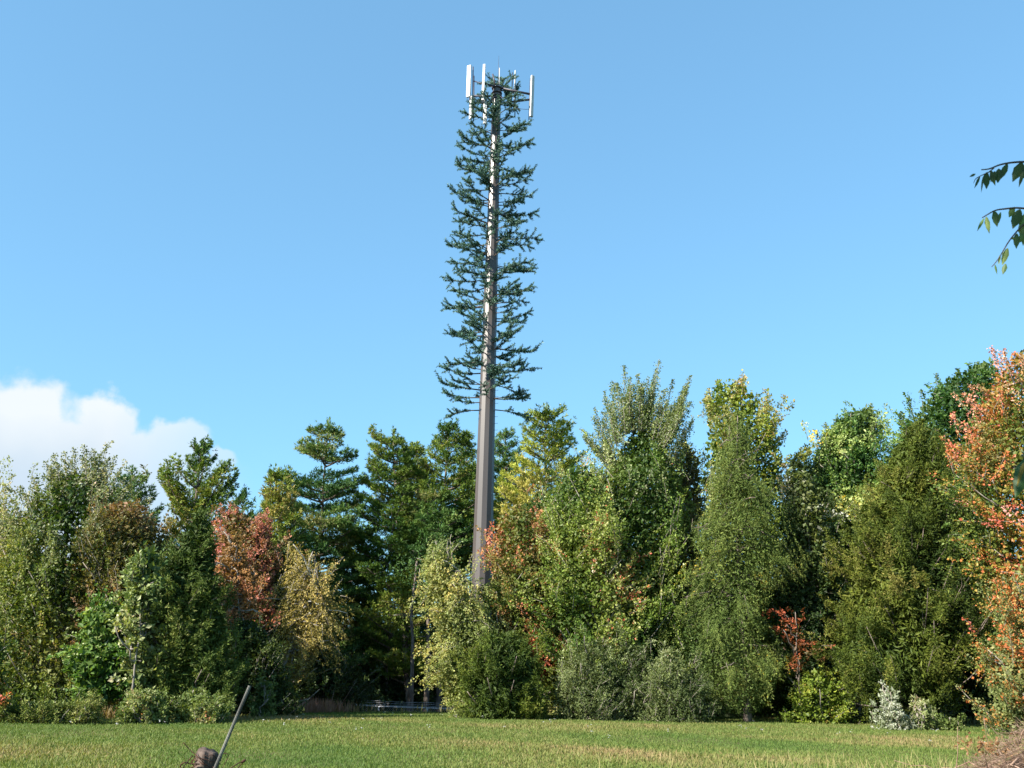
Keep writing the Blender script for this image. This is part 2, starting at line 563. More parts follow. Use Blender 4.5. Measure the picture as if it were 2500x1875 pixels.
def broadleaf(name, label, cat, pts, d, pal, shoots=600, slen=1.1, per=26, leaf=(.12, .085), up=.5, outw=.8, rad=.22,
              droop=0.0, fill=.35, fleaf=2.0, mat=None, bark=None, trunks=None, patchf=1.1, pw=.22, toppal=None, dmax=3.2,
              group=None, seed=1, zmin=None, flat=.5, limbs=60, lump=.14, twigs=.3, shell=.38, trr=.14, nbias=.55, bsz=11, csig=None, elong=.75, hor=False, gain=1.18, spires=(), fan=0):
    global rng
    rng = np.random.default_rng(seed * 77 + 5)
    per = int(per * 1.3); leaf = (leaf[0] * .88, leaf[1] * .88)
    mat = mat or M_leaf
    bark = bark or M_bark
    z, xl, xr = outline(pts, d)
    cx0 = float((xl[0] + xr[0]) / 2)
    z0 = float(gz(np.array([cx0]), np.array([d]))[0])
    z[0] = max(z[0], z0 + .05)
    root = thing(name, label, cat, (cx0, d, z0), group)
    zz = np.linspace(z[0], z[-1], 200)
    wl, wr = np.interp(zz, z, xl), np.interp(zz, z, xr)
    wgt = np.maximum(wr - wl, .05) * (1 + .35 * np.minimum(wr - wl, 4))
    cdf = np.cumsum(wgt) / wgt.sum()
    nbg = max(6, shoots // bsz)
    zt = np.interp((np.arange(nbg) + rng.random(nbg)) / nbg, cdf, zz)
    phi = rng.random(nbg) * 2 * np.pi
    back = np.sin(phi) > .25
    phi = np.where(back & (rng.random(nbg) < .55), -phi, phi)
    phi = phi - .2 * np.sin(2 * phi)
    nz_ = Noise(1.3, seed + 3)
    rho = 1.05 - shell * rng.random(nbg) ** 1.3
    a_, b_ = np.interp(zt, z, xl), np.interp(zt, z, xr)
    cx, rx = (a_ + b_) / 2, np.maximum((b_ - a_) / 2, .05)
    ry = np.minimum(rx, dmax)
    pp_ = np.stack([np.cos(phi) * 2, np.sin(phi) * 2, zt], 1)
    lm = 1.04 + lump * (.6 * np.clip(nz_(pp_), -1.3, 1.0) + .5 * rng.uniform(-.8, .9, nbg))
    rho = rho * lm
    cs_ = csig if csig is not None else .29 * slen
    pad = np.minimum(cs_ * .1, rx * .1)
    tb_ = np.stack([cx + (rx - pad) * rho * np.cos(phi), d + ry * rho * np.sin(phi), zt - cs_ * .5], 1)
    hrel = (zt - z[0]) / (z[-1] - z[0])
    DB = np.stack([np.cos(phi) * outw, np.sin(phi) * outw, np.full(nbg, up)], 1)
    DB[:, :2] *= (1 - .75 * hrel ** 3)[:, None]
    DB[:, 2] += .6 * hrel ** 2 * (up > 0)
    DB = unit(DB + rng.normal(size=DB.shape) * .2)
    EB = unit(np.stack([np.cos(phi), np.sin(phi), np.full(nbg, -.12)], 1)) if hor else DB
    ib = rng.integers(0, nbg, shoots)
    bs_ = (rng.uniform(.6, 1.35, nbg) * np.clip(rx / (2.2 * cs_), .3, 1))[ib][:, None]
    al = rng.normal(size=shoots)
    al = np.where(hor, -np.abs(al), al * .8 - .3)[:, None]
    tip = tb_[ib] + rng.normal(size=(shoots, 3)) * cs_ * bs_ * np.array([.75, .75, .62 if hor else .75]) + EB[ib] * al * elong * slen * np.minimum(bs_, 1)
    zt, phi, rx, hrel = tip[:, 2], phi[ib], rx[ib], np.clip(hrel[ib], 0, 1)
    D = unit(DB[ib] + rng.normal(size=(shoots, 3)) * .32)
    ln = slen * rng.uniform(.6, 1.25, shoots) * np.clip(.45 + rx / 2.5, .5, 1)
    st = tip - D * ln[:, None]
    # leaves
    cnt = np.maximum(4, (per * ln / slen).astype(int))
    idx = np.repeat(np.arange(shoots), cnt)
    n_ = len(idx)
    tl = rng.random(n_) ** .8
    rr = rad * (1.05 - .75 * tl) * np.sqrt(rng.random(n_))
    perp = rng.normal(size=(n_, 3)) * np.array([1, 1, flat])
    perp = unit(perp)
    P = st[idx] + D[idx] * (ln[idx] * tl)[:, None] + perp * rr[:, None]
    P[:, 2] -= droop * tl ** 2 * ln[idx]
    A = unit(D[idx] * .6 + perp * .7 + rng.normal(size=(n_, 3)) * .35 + np.array([0, 0, -droop]))
    Nn = unit(np.stack([np.cos(phi[idx]) * nbias, np.sin(phi[idx]) * nbias, np.full(n_, .42)], 1) + rng.normal(size=(n_, 3)) * .62)
    pn = Noise(patchf, seed + 9)
    qq = .47 + pw * pn(st[idx]) + .10 * rng.normal(size=nbg)[ib][idx] + .08 * rng.normal(size=shoots)[idx] + .13 * rng.normal(size=n_)
    C = pick(pal, qq)
    if toppal is not None:
        w_ = np.clip((hrel[idx] - .62) / .38, 0, 1) * np.clip(.6 + .5 * pn(P * 1.7), 0, 1)
        C = C * (1 - w_[:, None]) + pick(toppal, rng.random(n_)) * w_[:, None]
    C = C * rng.uniform(.7, 1.35, (n_, 1)) * gain
    s_ = np.clip(np.exp(rng.normal(size=n_) * .32 - .05), .45, 1.9)
    PP, AA, NN, LL_, WW, CC = [P], [A], [Nn], [leaf[0] * s_], [leaf[1] * s_], [C]
    # inner foliage, larger leaves coloured darker as shade inside the crown
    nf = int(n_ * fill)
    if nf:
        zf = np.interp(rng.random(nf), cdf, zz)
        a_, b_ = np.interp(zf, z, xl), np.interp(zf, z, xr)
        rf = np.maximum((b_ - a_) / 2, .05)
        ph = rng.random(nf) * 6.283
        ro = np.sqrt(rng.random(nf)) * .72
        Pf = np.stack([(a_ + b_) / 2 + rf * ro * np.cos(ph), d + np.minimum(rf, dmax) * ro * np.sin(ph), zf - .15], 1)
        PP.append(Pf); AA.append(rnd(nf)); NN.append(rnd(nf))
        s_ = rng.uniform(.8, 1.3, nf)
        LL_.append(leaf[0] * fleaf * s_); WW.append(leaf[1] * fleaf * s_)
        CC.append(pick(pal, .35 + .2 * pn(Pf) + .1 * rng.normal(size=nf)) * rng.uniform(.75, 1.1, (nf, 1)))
    sp_lines = []
    if fan:
        srt = sorted(spires)
        for _ in range(fan):
            i_ = rng.integers(0, len(srt) - 1)
            w_ = rng.random(); k1 = rng.uniform(.0, .9)
            p_ = [srt[i_][j] * (1 - w_) + srt[i_ + 1][j] * w_ for j in range(4)]
            spires = list(spires) + [(p_[0] * (1 - k1) + p_[2] * k1, p_[1] * (1 - k1) + p_[3] * k1 + 10, p_[2] + (p_[2] - p_[0]) * .4, p_[3] + 35)]
    for (u1, v1, u0, v0) in spires:
        oy = rng.normal() * .5
        a1, a0_ = rayD(u1, v1, d + oy), rayD(u0, v0, d + oy)
        ax_ = a1 - a0_
        m = int(np.linalg.norm(ax_) * 120)
        t_ = rng.random(m) ** .85
        bend = np.sin(t_ * 3.1) * .08 * rng.normal()
        Pp = a0_ + ax_ * t_[:, None] + rng.normal(size=(m, 3)) * (.05 + .13 * (1 - t_))[:, None] * np.array([1, 1, .5])
        Pp[:, 0] += bend
        PP.append(Pp); AA.append(unit(ax_ * .3 + rnd(m))); NN.append(unit(rng.normal(size=(m, 3)) + [-.3, -.5, .3]))
        s_ = rng.uniform(.7, 1.2, m)
        LL_.append(leaf[0] * s_); WW.append(leaf[1] * s_)
        mixt = (rng.random(m) < .45)[:, None]
        CC.append(np.where(mixt, pick(toppal if toppal is not None else pal, .1 + .6 * rng.random(m)), pick(pal, .25 + .5 * rng.random(m))) * rng.uniform(.6, 1.3, (m, 1)))
        sp_lines.append((np.stack([a0_, (a0_ + a1) / 2, a1]), np.array([.022, .013, .004])))
    P = np.concatenate(PP); org = (cx0, d, z0)
    keep = P[:, 2] > z0 + .02
    cat_ = [np.concatenate(v)[keep] for v in (PP, AA, NN, LL_, WW, CC)]
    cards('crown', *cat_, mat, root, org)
    # wood
    groups = []
    ztop = z[0] + (z[-1] - z[0]) * .84
    if trunks is None:
        xt = float(np.interp(ztop, z, (xl + xr) / 2))
        trunks = [(cx0, xt, trr)]
    else:
        trunks = [(rayD(u0, 1540, d)[0], rayD(u1, v1, d)[0], r_, rayD(u1, v1, d)[2]) for (u0, u1, v1, r_) in trunks]
    tls = []
    for k_, tk in enumerate(trunks):
        zt_ = tk[3] if len(tk) > 3 else ztop
        p, r_ = trunk_line(tk[0], d + (k_ % 2) * .3 - .25, z0 - .1, tk[1], d - .2, zt_, tk[2], .02, .05, 14, seed + k_)
        tls.append(p); groups.append([(p, r_)])
    sel = rng.permutation(shoots)[:limbs]
    for s0 in sel:
        lines = groups[s0 % len(tls)]
        p = tls[s0 % len(tls)]
        goal = st[s0]
        hz = math.hypot(goal[0] - p[0, 0], goal[1] - p[0, 1])
        k_ = int(np.clip(np.searchsorted(p[:, 2], goal[2] - hz * (.9 if up > 0 else .1) - .3), 1, len(p) - 1))
        b0 = p[k_]
        t_ = np.linspace(0, 1, 6)[:, None]
        c = b0 * (1 - t_) + goal * t_
        c[:, 2] += np.sin(t_[:, 0] * 3.14) * (-.12 * hz if up > 0 else .1 * hz)
        c[1:-1] += rng.normal(size=(4, 3)) * .05
        lines.append((c, np.linspace(.045, .014, 6)))
    lines = groups[0]
    lines += sp_lines
    for s0 in rng.permutation(shoots)[:int(shoots * twigs)]:
        t_ = np.linspace(0, 1, 3)[:, None]
        c = st[s0] + D[s0] * ln[s0] * t_ * .92
        c[:, 2] -= droop * t_[:, 0] ** 2 * ln[s0]
        lines.append((c, np.array([.013, .009, .004])))
    for lines in groups:
        o = tubes('trunk', lines, bark, root, org, 5)
        if bark is M_birch:
            o.data.materials.append(M_bark)
            cnt_t = sum((len(l[0]) - 1) * 5 + 2 for l in lines[:1 + limbs // (3 * len(groups))])
            mi = np.ones(len(o.data.polygons), np.int32); mi[:cnt_t] = 0
            o.data.polygons.foreach_set('material_index', mi)
    return root


def pine(name, label, pts, d, pal, cat='pine tree', group=None, seed=1, ups=.35, spread=.33, dens=44, gap=.9, nb=5, tuft=(.23, .048),
         trx=None, trr=.22, jag=.25, zlow=None, skip=0.0, bare=0.0, curl=.35, fillk=0.0):
    global rng
    rng = np.random.default_rng(seed * 131 + 7)
    z, xl, xr = outline(pts, d)
    ztop = z[-1]
    xt = (xl[-1] + xr[-1]) / 2
    if trx is None:
        xb = xt
    else:
        xb = rayD(trx, 1500, d)[0]
    z0 = float(gz(np.array([xb]), np.array([d]))[0])
    root = thing(name, label, cat, (xb, d, z0), group)
    org = (xb, d, z0)
    tp, tr_ = trunk_line(xb, d, z0 - .1, xt, d, ztop - .35, trr, .03, .04, 16, seed)
    lines = [(tp, tr_)]
    PT, DT, QT = [], [], []
    zb = z[0]
    k_ = 0
    nz_ = Noise(.9, seed + 3)
    while zb < ztop - .3:
        tx = np.interp(zb, tp[:, 2], tp[:, 0]); ty = np.interp(zb, tp[:, 2], tp[:, 1])
        a_, b_ = np.interp(zb, z, xl), np.interp(zb, z, xr)
        base = rng.random() * 6.28
        for j in range(nb):
            ph = base + j * 6.283 / nb + rng.normal() * .25
            if rng.random() < skip:
                continue
            c_, s_ = math.cos(ph), math.sin(ph)
            rx = (b_ - tx) if c_ > 0 else (tx - a_)
            rx = max(rx, .15)
            ry = min((b_ - a_) / 2, 3.2)
            Rr = 1 / math.sqrt((c_ / rx) ** 2 + (s_ / max(ry, .15)) ** 2)
            Rr *= 1.12 - jag * rng.random() ** 1.4 + .12 * jag * rng.normal()
            gain = ups * Rr
            t_ = np.linspace(0, 1, 7)
            lat = rng.normal() * .12 * Rr
            px = tx + c_ * Rr * t_ - s_ * lat * t_ ** 2
            py = ty + s_ * Rr * t_ + c_ * lat * t_ ** 2
            pz = zb - gain * .75 + gain * t_ ** 2 * 1.0 + .06 * Rr * np.sin(t_ * 3) + rng.normal() * .08
            c = np.stack([px, py, pz], 1)
            lines.append((c, np.linspace(.03 + .018 * Rr, .010, 7)))
            m = int(dens * Rr * (.5 + .25 * Rr) + 6)
            tt_ = (.22 + bare) + (.78 - bare) * rng.random(m) ** .75
            tt_ = np.minimum(tt_, 1.02)
            wv = spread * Rr * np.clip(1.25 - np.abs(tt_ - .55) * 1.5, .3, 1.1) + .12
            sg = (rng.random(m) * 2 - 1) * wv
            bx = np.interp(tt_, t_, px) - s_ * sg + rng.normal(size=m) * .04
            by = np.interp(tt_, t_, py) + c_ * sg + rng.normal(size=m) * .04
            bz = np.interp(tt_, t_, pz) + .05 + np.abs(rng.normal(size=m)) * (.07 + (.05 + .14 * ups) * tt_ ** 3) + curl * .25 * np.abs(sg)
            PT.append(np.stack([bx, by, bz], 1))
            sgn = np.sign(sg)
            DT.append(np.stack([c_ - s_ * sgn * .6, s_ + c_ * sgn * .6, np.full(m, .55 + ups)], 1) + rng.normal(size=(m, 3)) * .25)
            QT.append(np.full(m, rng.normal() * .12))
            # twigs
            for w_ in range(3):
                i0 = rng.integers(2, 6)
                sgx = rng.choice([-1, 1]) * spread * Rr * .8
                e_ = c[i0] + np.array([c_ * .25 - s_ * sgx, s_ * .25 + c_ * sgx, .12])
                lines.append((np.stack([c[i0], (c[i0] + e_) / 2 + [0, 0, .03], e_]), np.array([.014, .010, .005])))
        zb += gap * rng.uniform(.75, 1.25) * (1 - .35 * (zb - z[0]) / (ztop - z[0]))
        k_ += 1
    # leader
    m = 26
    tz = ztop - rng.random(m) * .9
    PT.append(np.stack([xt + rng.normal(size=m) * .07, d + rng.normal(size=m) * .07, tz], 1))
    DT.append(np.stack([rng.normal(size=m) * .5, rng.normal(size=m) * .5, np.full(m, 1.3)], 1))
    QT.append(np.zeros(m))
    PT = np.concatenate(PT); DT = unit(np.concatenate(DT)); QT = np.concatenate(QT)
    kk = 7
    P = np.repeat(PT, kk, 0)
    n_ = len(P)
    A = unit(np.repeat(DT, kk, 0) + rng.normal(size=(n_, 3)) * .55)
    P = P + A * .02
    Nn = unit(rng.normal(size=(n_, 3)) + np.array([0, 0, .5]))
    pn = Noise(.8, seed + 9)
    qv = .50 + .20 * pn(P) + np.repeat(QT, kk) + np.repeat(rng.normal(size=len(PT)) * .1, kk) + rng.normal(size=n_) * .08
    C = pick(pal, qv) * rng.uniform(.95, 1.6, (n_, 1))
    s_ = rng.uniform(.75, 1.25, n_)
    cards('crown', P, A, Nn, tuft[0] * s_, tuft[1] * s_, C, M_need, root, org, fold=.1)
    tubes('trunk', lines, M_pbark, root, org, 6)
    return root


# palettes (base colours)
P_olive = [(0, (.035, .070, .012)), (.45, (.095, .130, .024)), (.75, (.17, .185, .045)), (.93, (.25, .24, .08)), (1, (.32, .22, .10))]
P_pale = [(0, (.06, .10, .03)), (.4, (.14, .18, .055)), (.7, (.23, .25, .11)), (.9, (.34, .34, .21)), (1, (.38, .28, .18))]
P_green = [(0, (.022, .065, .012)), (.5, (.065, .130, .024)), (.8, (.13, .20, .045)), (1, (.30, .33, .15))]
P_oak = [(0, (.025, .065, .014)), (.45, (.070, .125, .024)), (.75, (.15, .20, .050)), (.93, (.25, .28, .09)), (1, (.42, .33, .05))]
P_oak2 = [(0, (.035, .080, .018)), (.4, (.110, .16, .036)), (.7, (.22, .26, .09)), (.9, (.32, .33, .13)), (1, (.50, .34, .04))]
P_yel = [(0, (.05, .09, .014)), (.4, (.12, .17, .022)), (.75, (.20, .235, .030)), (.93, (.28, .25, .04)), (1, (.32, .18, .06))]
P_brown = [(0, (.045, .055, .012)), (.35, (.11, .10, .026)), (.6, (.18, .12, .045)), (.8, (.26, .14, .08)), (1, (.30, .16, .10))]
P_red = [(0, (.05, .07, .02)), (.3, (.12, .10, .03)), (.5, (.26, .13, .07)), (.75, (.38, .13, .10)), (1, (.55, .22, .19))]
P_rust = [(0, (.09, .07, .02)), (.4, (.22, .12, .04)), (.75, (.32, .17, .06)), (1, (.42, .18, .10))]
P_gold = [(0, (.10, .09, .025)), (.4, (.25, .20, .055)), (.75, (.38, .29, .09)), (1, (.36, .19, .09))]
P_birch = [(0, (.075, .11, .03)), (.4, (.17, .20, .06)), (.75, (.28, .29, .10)), (1, (.36, .28, .08))]
P_mixr = [(0, (.060, .10, .020)), (.38, (.14, .155, .035)), (.55, (.24, .17, .06)), (.75, (.38, .13, .06)), (1, (.50, .14, .10))]
P_orange = [(0, (.06, .10, .02)), (.32, (.14, .16, .03)), (.46, (.32, .19, .04)), (.6, (.42, .12, .045)), (.8, (.46, .12, .09)), (1, (.58, .28, .25))]
P_cedar = [(0, (.026, .048, .007)), (.5, (.070, .096, .012)), (.8, (.125, .14, .020)), (1, (.18, .16, .04))]
P_cedar2 = [(0, (.026, .052, .010)), (.5, (.070, .10, .018)), (.8, (.12, .145, .030)), (1, (.19, .19, .06))]
P_larch = [(0, (.045, .080, .016)), (.5, (.105, .145, .030)), (.85, (.18, .21, .05)), (.97, (.22, .23, .05)), (1, (.46, .32, .03))]
P_pineb = [(0, (.022, .062, .020)), (.5, (.060, .120, .030)), (.8, (.12, .17, .044)), (1, (.21, .20, .08))]
P_piney = [(0, (.030, .070, .012)), (.5, (.085, .130, .020)), (.85, (.17, .20, .034)), (1, (.27, .22, .07))]
P_pinel = [(0, (.06, .095, .015)), (.5, (.19, .23, .030)), (.8, (.30, .32, .05)), (1, (.34, .30, .08))]
P_silver = [(0, (.055, .08, .024)), (.45, (.15, .18, .065)), (.8, (.26, .285, .135)), (.95, (.38, .39, .28)), (1, (.30, .13, .07))]
P_white = [(0, (.05, .09, .03)), (.45, (.13, .17, .07)), (.75, (.22, .25, .16)), (1, (.32, .33, .28))]
P_shrub = [(0, (.055, .09, .02)), (.5, (.14, .18, .05)), (.85, (.24, .25, .11)), (1, (.30, .13, .07))]
P_pinktip = [(0, (.20, .19, .09)), (.5, (.30, .24, .15)), (1, (.38, .20, .16))]

# ---- pines behind
G_p = 'white pines standing behind the front trees'
pine('pine_tree', 'tall pine with a pointed top and wide upswept arms, behind the left maples', [(955, 430, 444), (985, 400, 470), (1010, 376, 486), (1035, 338, 505), (1060, 352, 522), (1085, 368, 515), (1120, 370, 525), (1200, 350, 530), (1400, 340, 540)], 56, P_piney, group=G_p, seed=3, ups=.85, gap=.9, jag=.3, tuft=(.19, .055), spread=.2, dens=52)
pine('pine_tree', 'small dark pine top between the pale maple and the upswept pine', [(1008, 283, 291), (1040, 262, 312), (1090, 240, 335), (1200, 230, 350), (1400, 230, 350)], 52, P_pineb, group=G_p, seed=4, ups=.6, gap=.8)
pine('pine_tree', 'thin sparse young pine poking up right of the upswept pine', [(1058, 527, 531), (1080, 512, 545), (1110, 500, 562), (1180, 490, 575), (1400, 490, 575)], 55, P_pineb, group=G_p, seed=5, ups=.45, gap=.7, dens=18, nb=4, trr=.1)
pine('pine_tree', 'tallest dark pine with layered boughs and sky showing between them', [(903, 704, 717), (945, 655, 742), (962, 642, 765), (1000, 648, 770), (1012, 640, 778), (1060, 605, 790), (1090, 592, 800), (1150, 590, 805), (1230, 600, 815), (1330, 650, 800), (1440, 690, 790)], 62, P_pineb, group=G_p, seed=6, ups=.28, gap=1.05, nb=5, jag=.45, dens=62, skip=.08, spread=.38)
pine('pine_tree', 'rounded pale pine shoulder left of the tallest pine', [(1016, 590, 612), (1040, 580, 636), (1090, 573, 645), (1150, 568, 655), (1250, 568, 670), (1400, 580, 680)], 54, P_piney, group=G_p, seed=7, ups=.6, gap=.6)
pine('pine_tree', 'yellow-green pine with a spiky top right of the tallest pine', [(924, 845, 856), (955, 802, 872), (985, 795, 890), (1040, 775, 905), (1100, 760, 915), (1180, 745, 930), (1260, 735, 925), (1320, 730, 925), (1390, 745, 920), (1450, 790, 915)], 62.5, P_piney, group=G_p, seed=8, ups=.4, gap=.95, jag=.38, trx=893, dens=52)
pine('pine_tree', 'olive pine with brownish cones in the gap between two taller pines', [(952, 897, 903), (985, 880, 915), (1020, 860, 925), (1100, 850, 930), (1200, 845, 930), (1300, 850, 930)], 66, P_piney, group=G_p, seed=9, ups=.6, gap=.6)
pine('pine_tree', 'full pine close on the left side of the pole', [(916, 958, 980), (940, 940, 1002), (980, 928, 1018), (1040, 905, 1030), (1100, 890, 1040), (1170, 880, 1035), (1230, 900, 1025), (1260, 930, 1010)], 63.5, P_piney, group=G_p, seed=10, ups=.5, gap=.9, dens=52)
pine('pine_tree', 'dark green pine with bare lower limbs beside the pole', [(1060, 915, 960), (1110, 895, 1000), (1160, 880, 1030), (1200, 890, 1035), (1250, 930, 1020)], 62, P_pineb, group=G_p, seed=12, ups=.3, gap=.7, jag=.35)
pine('pine_tree', 'narrow pine with several thin tips showing just left of the pole', [(935, 1003, 1010), (965, 1000, 1030), (1010, 995, 1045), (1100, 985, 1060), (1250, 980, 1060)], 70, P_piney, group=G_p, seed=13, ups=.6, gap=.8)
pine('pine_tree', 'dark pine peeping out just right of the pole', [(928, 1085, 1100), (955, 1070, 1112), (1000, 1062, 1130), (1080, 1060, 1150), (1200, 1060, 1160), (1330, 1060, 1180)], 71, P_pineb, group=G_p, seed=14, ups=.55, gap=.8)
pine('pine_tree', 'bright yellow-green pine with a rounded top right of the pole', [(882, 1158, 1200), (905, 1140, 1222), (945, 1130, 1238), (985, 1128, 1250), (1030, 1100, 1255), (1080, 1070, 1262), (1150, 1080, 1262), (1250, 1100, 1260)], 64, P_pinel, group=G_p, seed=15, ups=.5, gap=.8, jag=.22, dens=40, spread=.34)

pine('pine_tree', 'dark pine behind the golden birch filling the space under the layered boughs', [(1150, 745, 765), (1200, 725, 800), (1290, 700, 840), (1380, 690, 850), (1450, 700, 840)], 67, P_pineb, group=G_p, seed=16, ups=.2, gap=.7, dens=52)
# ---- broadleaf trees
broadleaf('maple_tree', 'tall pale maple with pinkish leaf tips at the far left', 'maple tree',
          [(1020, 130, 230), (1040, 105, 250), (1065, 75, 275), (1075, 50, 300), (1120, 20, 310), (1170, -20, 315), (1300, -30, 310), (1440, -30, 300), (1535, -10, 280)], 41,
          P_olive, 1150, 1.0, 34, (.105, .075), up=1.0, rad=.17, toppal=[(0, (.22, .24, .13)), (.6, (.34, .33, .22)), (1, (.36, .24, .19))], seed=21,
          trunks=[(150, 150, 1030, .12), (165, 190, 1010, .10), (185, 235, 1040, .10), (140, 100, 1090, .09)], spires=[(232, 962, 215, 1060), (180, 962, 190, 1060), (160, 968, 165, 1060), (205, 970, 200, 1060), (118, 980, 135, 1080), (98, 995, 120, 1090), (250, 985, 220, 1070), (262, 1012, 225, 1080), (70, 1030, 100, 1120), (45, 1050, 70, 1130), (12, 1098, 40, 1170), (28, 1080, 55, 1150), (140, 975, 150, 1070), (290, 1030, 240, 1100)], fan=80, fill=.3, shell=.55, lump=.2, elong=.9, csig=.26)
broadleaf('maple_tree', 'brown-tinged bushy maple between the pale maple and the dark cedar', 'maple tree',
          [(1085, 215, 330), (1120, 200, 362), (1180, 195, 375), (1280, 190, 378), (1400, 190, 350), (1520, 200, 330)], 40,
          P_brown, 560, 1.0, 34, (.11, .075), up=.8, rad=.2, seed=22, trunks=[(235, 225, 1180, .09), (230, 300, 1150, .08)], pw=.28)
broadleaf('maple_tree', 'low bright green maple boughs at the foot of the left trees', 'maple tree',
          [(1300, 200, 265), (1340, 160, 285), (1380, 175, 270), (1405, 140, 290), (1440, 128, 280), (1465, 160, 290), (1500, 150, 262)], 36.5,
          P_green, 300, .75, 34, (.13, .10), up=.0, rad=.22, flat=.25, seed=23, dmax=1.5, trr=.05, limbs=26, hor=True, elong=.9, lump=.35, shell=.6)
broadleaf('maple_tree', 'young pale-leaved tree leaning against the left side of the dark cedar', 'maple tree',
          [(1175, 320, 334), (1210, 290, 345), (1260, 280, 345), (1330, 270, 330), (1400, 272, 320), (1470, 280, 320)], 36,
          P_pale, 190, .7, 26, (.16, .11), up=.3, rad=.26, seed=24, dmax=1.0, trr=.05, limbs=20, fill=.2)
broadleaf('maple_tree', 'small red maple with pink top leaves beside the dark cedar', 'maple tree',
          [(1098, 482, 510), (1125, 466, 580), (1170, 462, 605), (1230, 475, 610), (1290, 500, 605), (1340, 520, 595)], 50,
          P_red, 420, .9, 30, (.125, .09), up=.5, rad=.24, seed=25, pw=.3, trr=.1, toppal=[(0, (.36, .12, .09)), (.6, (.52, .16, .15)), (1, (.62, .28, .26))], spires=[(512, 1098, 510, 1150), (492, 1104, 498, 1150), (560, 1110, 550, 1160), (585, 1122, 570, 1170)], fan=10)
broadleaf('birch_tree', 'rust-coloured birch with a thin pale stem below the red maple', 'birch tree',
          [(1150, 480, 500), (1190, 470, 540), (1250, 470, 560), (1320, 478, 560), (1370, 490, 550)], 43.5,
          P_rust, 260, .8, 30, (.085, .06), up=-.2, rad=.16, droop=.4, seed=26, bark=M_birch, trunks=[(528, 500, 1180, .05), (540, 515, 1220, .04)], dmax=1.4)
broadleaf('maple_tree', 'dark mixed green and rust tree between the red maple and the golden birch', 'maple tree',
          [(1165, 560, 640), (1210, 545, 690), (1300, 540, 700), (1400, 530, 700), (1540, 520, 690)], 52.5,
          [(0, (.02, .04, .012)), (.6, (.07, .09, .02)), (.85, (.16, .13, .035)), (1, (.26, .13, .05))], 460, 1.0, 28, (.13, .09), up=.4, seed=27, fill=.9)
broadleaf('birch_tree', 'golden weeping birch with a leaning white trunk', 'birch tree',
          [(1213, 640, 665), (1235, 615, 705), (1270, 595, 738), (1310, 586, 745), (1350, 590, 738), (1385, 600, 722), (1430, 600, 690), (1470, 605, 680)], 45,
          P_gold, 520, .95, 36, (.075, .05), up=-.35, rad=.15, droop=.5, seed=28, bark=M_birch, pw=.25, dmax=2.2,
          trunks=[(588, 662, 1255, .10), (592, 690, 1275, .05)], shell=.5, fill=.15, limbs=70)
broadleaf('birch_tree', 'pale green birch with drooping twigs left of the pole foot', 'birch tree',
          [(1172, 925, 952), (1195, 908, 985), (1235, 902, 1018), (1300, 905, 1050), (1360, 930, 1062), (1420, 928, 1060), (1470, 932, 1055), (1510, 955, 1055), (1538, 1000, 1050)], 43.5,
          P_birch, 720, .85, 38, (.08, .058), up=-.15, rad=.16, droop=.35, seed=29, bark=M_birch, dmax=2.0,
          trunks=[(1022, 965, 1230, .07), (1035, 1010, 1260, .05)], shell=.4, fill=.3, lump=.25)
broadleaf('maple_tree', 'maple with rust-red upper leaves in front of the pole foot', 'maple tree',
          [(1085, 1105, 1135), (1115, 1062, 1180), (1170, 1048, 1195), (1230, 1038, 1215), (1290, 1028, 1230), (1340, 1055, 1250), (1400, 1060, 1260), (1450, 1120, 1260)], 45.5,
          P_mixr, 720, .95, 32, (.105, .075), up=.45, rad=.2, seed=30, pw=.26, toppal=[(0, (.26, .14, .08)), (.5, (.40, .18, .12)), (1, (.48, .16, .12))], trunks=[(1095, 1085, 1200, .06), (1120, 1150, 1180, .05)], dmax=2.5)
broadleaf('maple_tree', 'tall maple with long upright leafy spires and a forked grey trunk', 'maple tree',
          [(905, 1380, 1405), (945, 1340, 1445), (985, 1305, 1470), (1015, 1270, 1490), (1030, 1235, 1510), (1090, 1200, 1515), (1200, 1180, 1515), (1320, 1190, 1510), (1440, 1240, 1500), (1520, 1260, 1490)], 46.5,
          [(0, (.040, .080, .014)), (.4, (.10, .145, .024)), (.68, (.18, .21, .045)), (.86, (.28, .29, .12)), (.96, (.44, .45, .34)), (1, (.40, .15, .10))], 1700, 1.25, 36, (.105, .072), up=1.25, outw=.65, rad=.16, seed=31, pw=.16,
          toppal=[(0, (.10, .16, .06)), (.6, (.26, .28, .17)), (1, (.40, .34, .26))], trunks=[(1432, 1408, 1000, .13), (1425, 1385, 1080, .07), (1440, 1425, 960, .05)], fill=.5, shell=.55, lump=.25, spires=[(1423, 778, 1405, 890), (1416, 800, 1395, 900), (1347, 790, 1352, 900), (1362, 815, 1360, 900), (1379, 808, 1378, 900), (1324, 822, 1338, 910), (1306, 845, 1325, 930), (1492, 812, 1450, 920), (1485, 828, 1440, 930), (1494, 868, 1450, 940), (1455, 820, 1435, 900), (1438, 840, 1420, 920), (1284, 882, 1310, 960), (1290, 905, 1315, 980), (1256, 926, 1310, 985), (1262, 940, 1320, 1000), (1496, 900, 1460, 990), (1400, 815, 1395, 890), (1470, 865, 1450, 930)], fan=130, gain=1.4, limbs=110, elong=1.1, csig=.26, bsz=13)
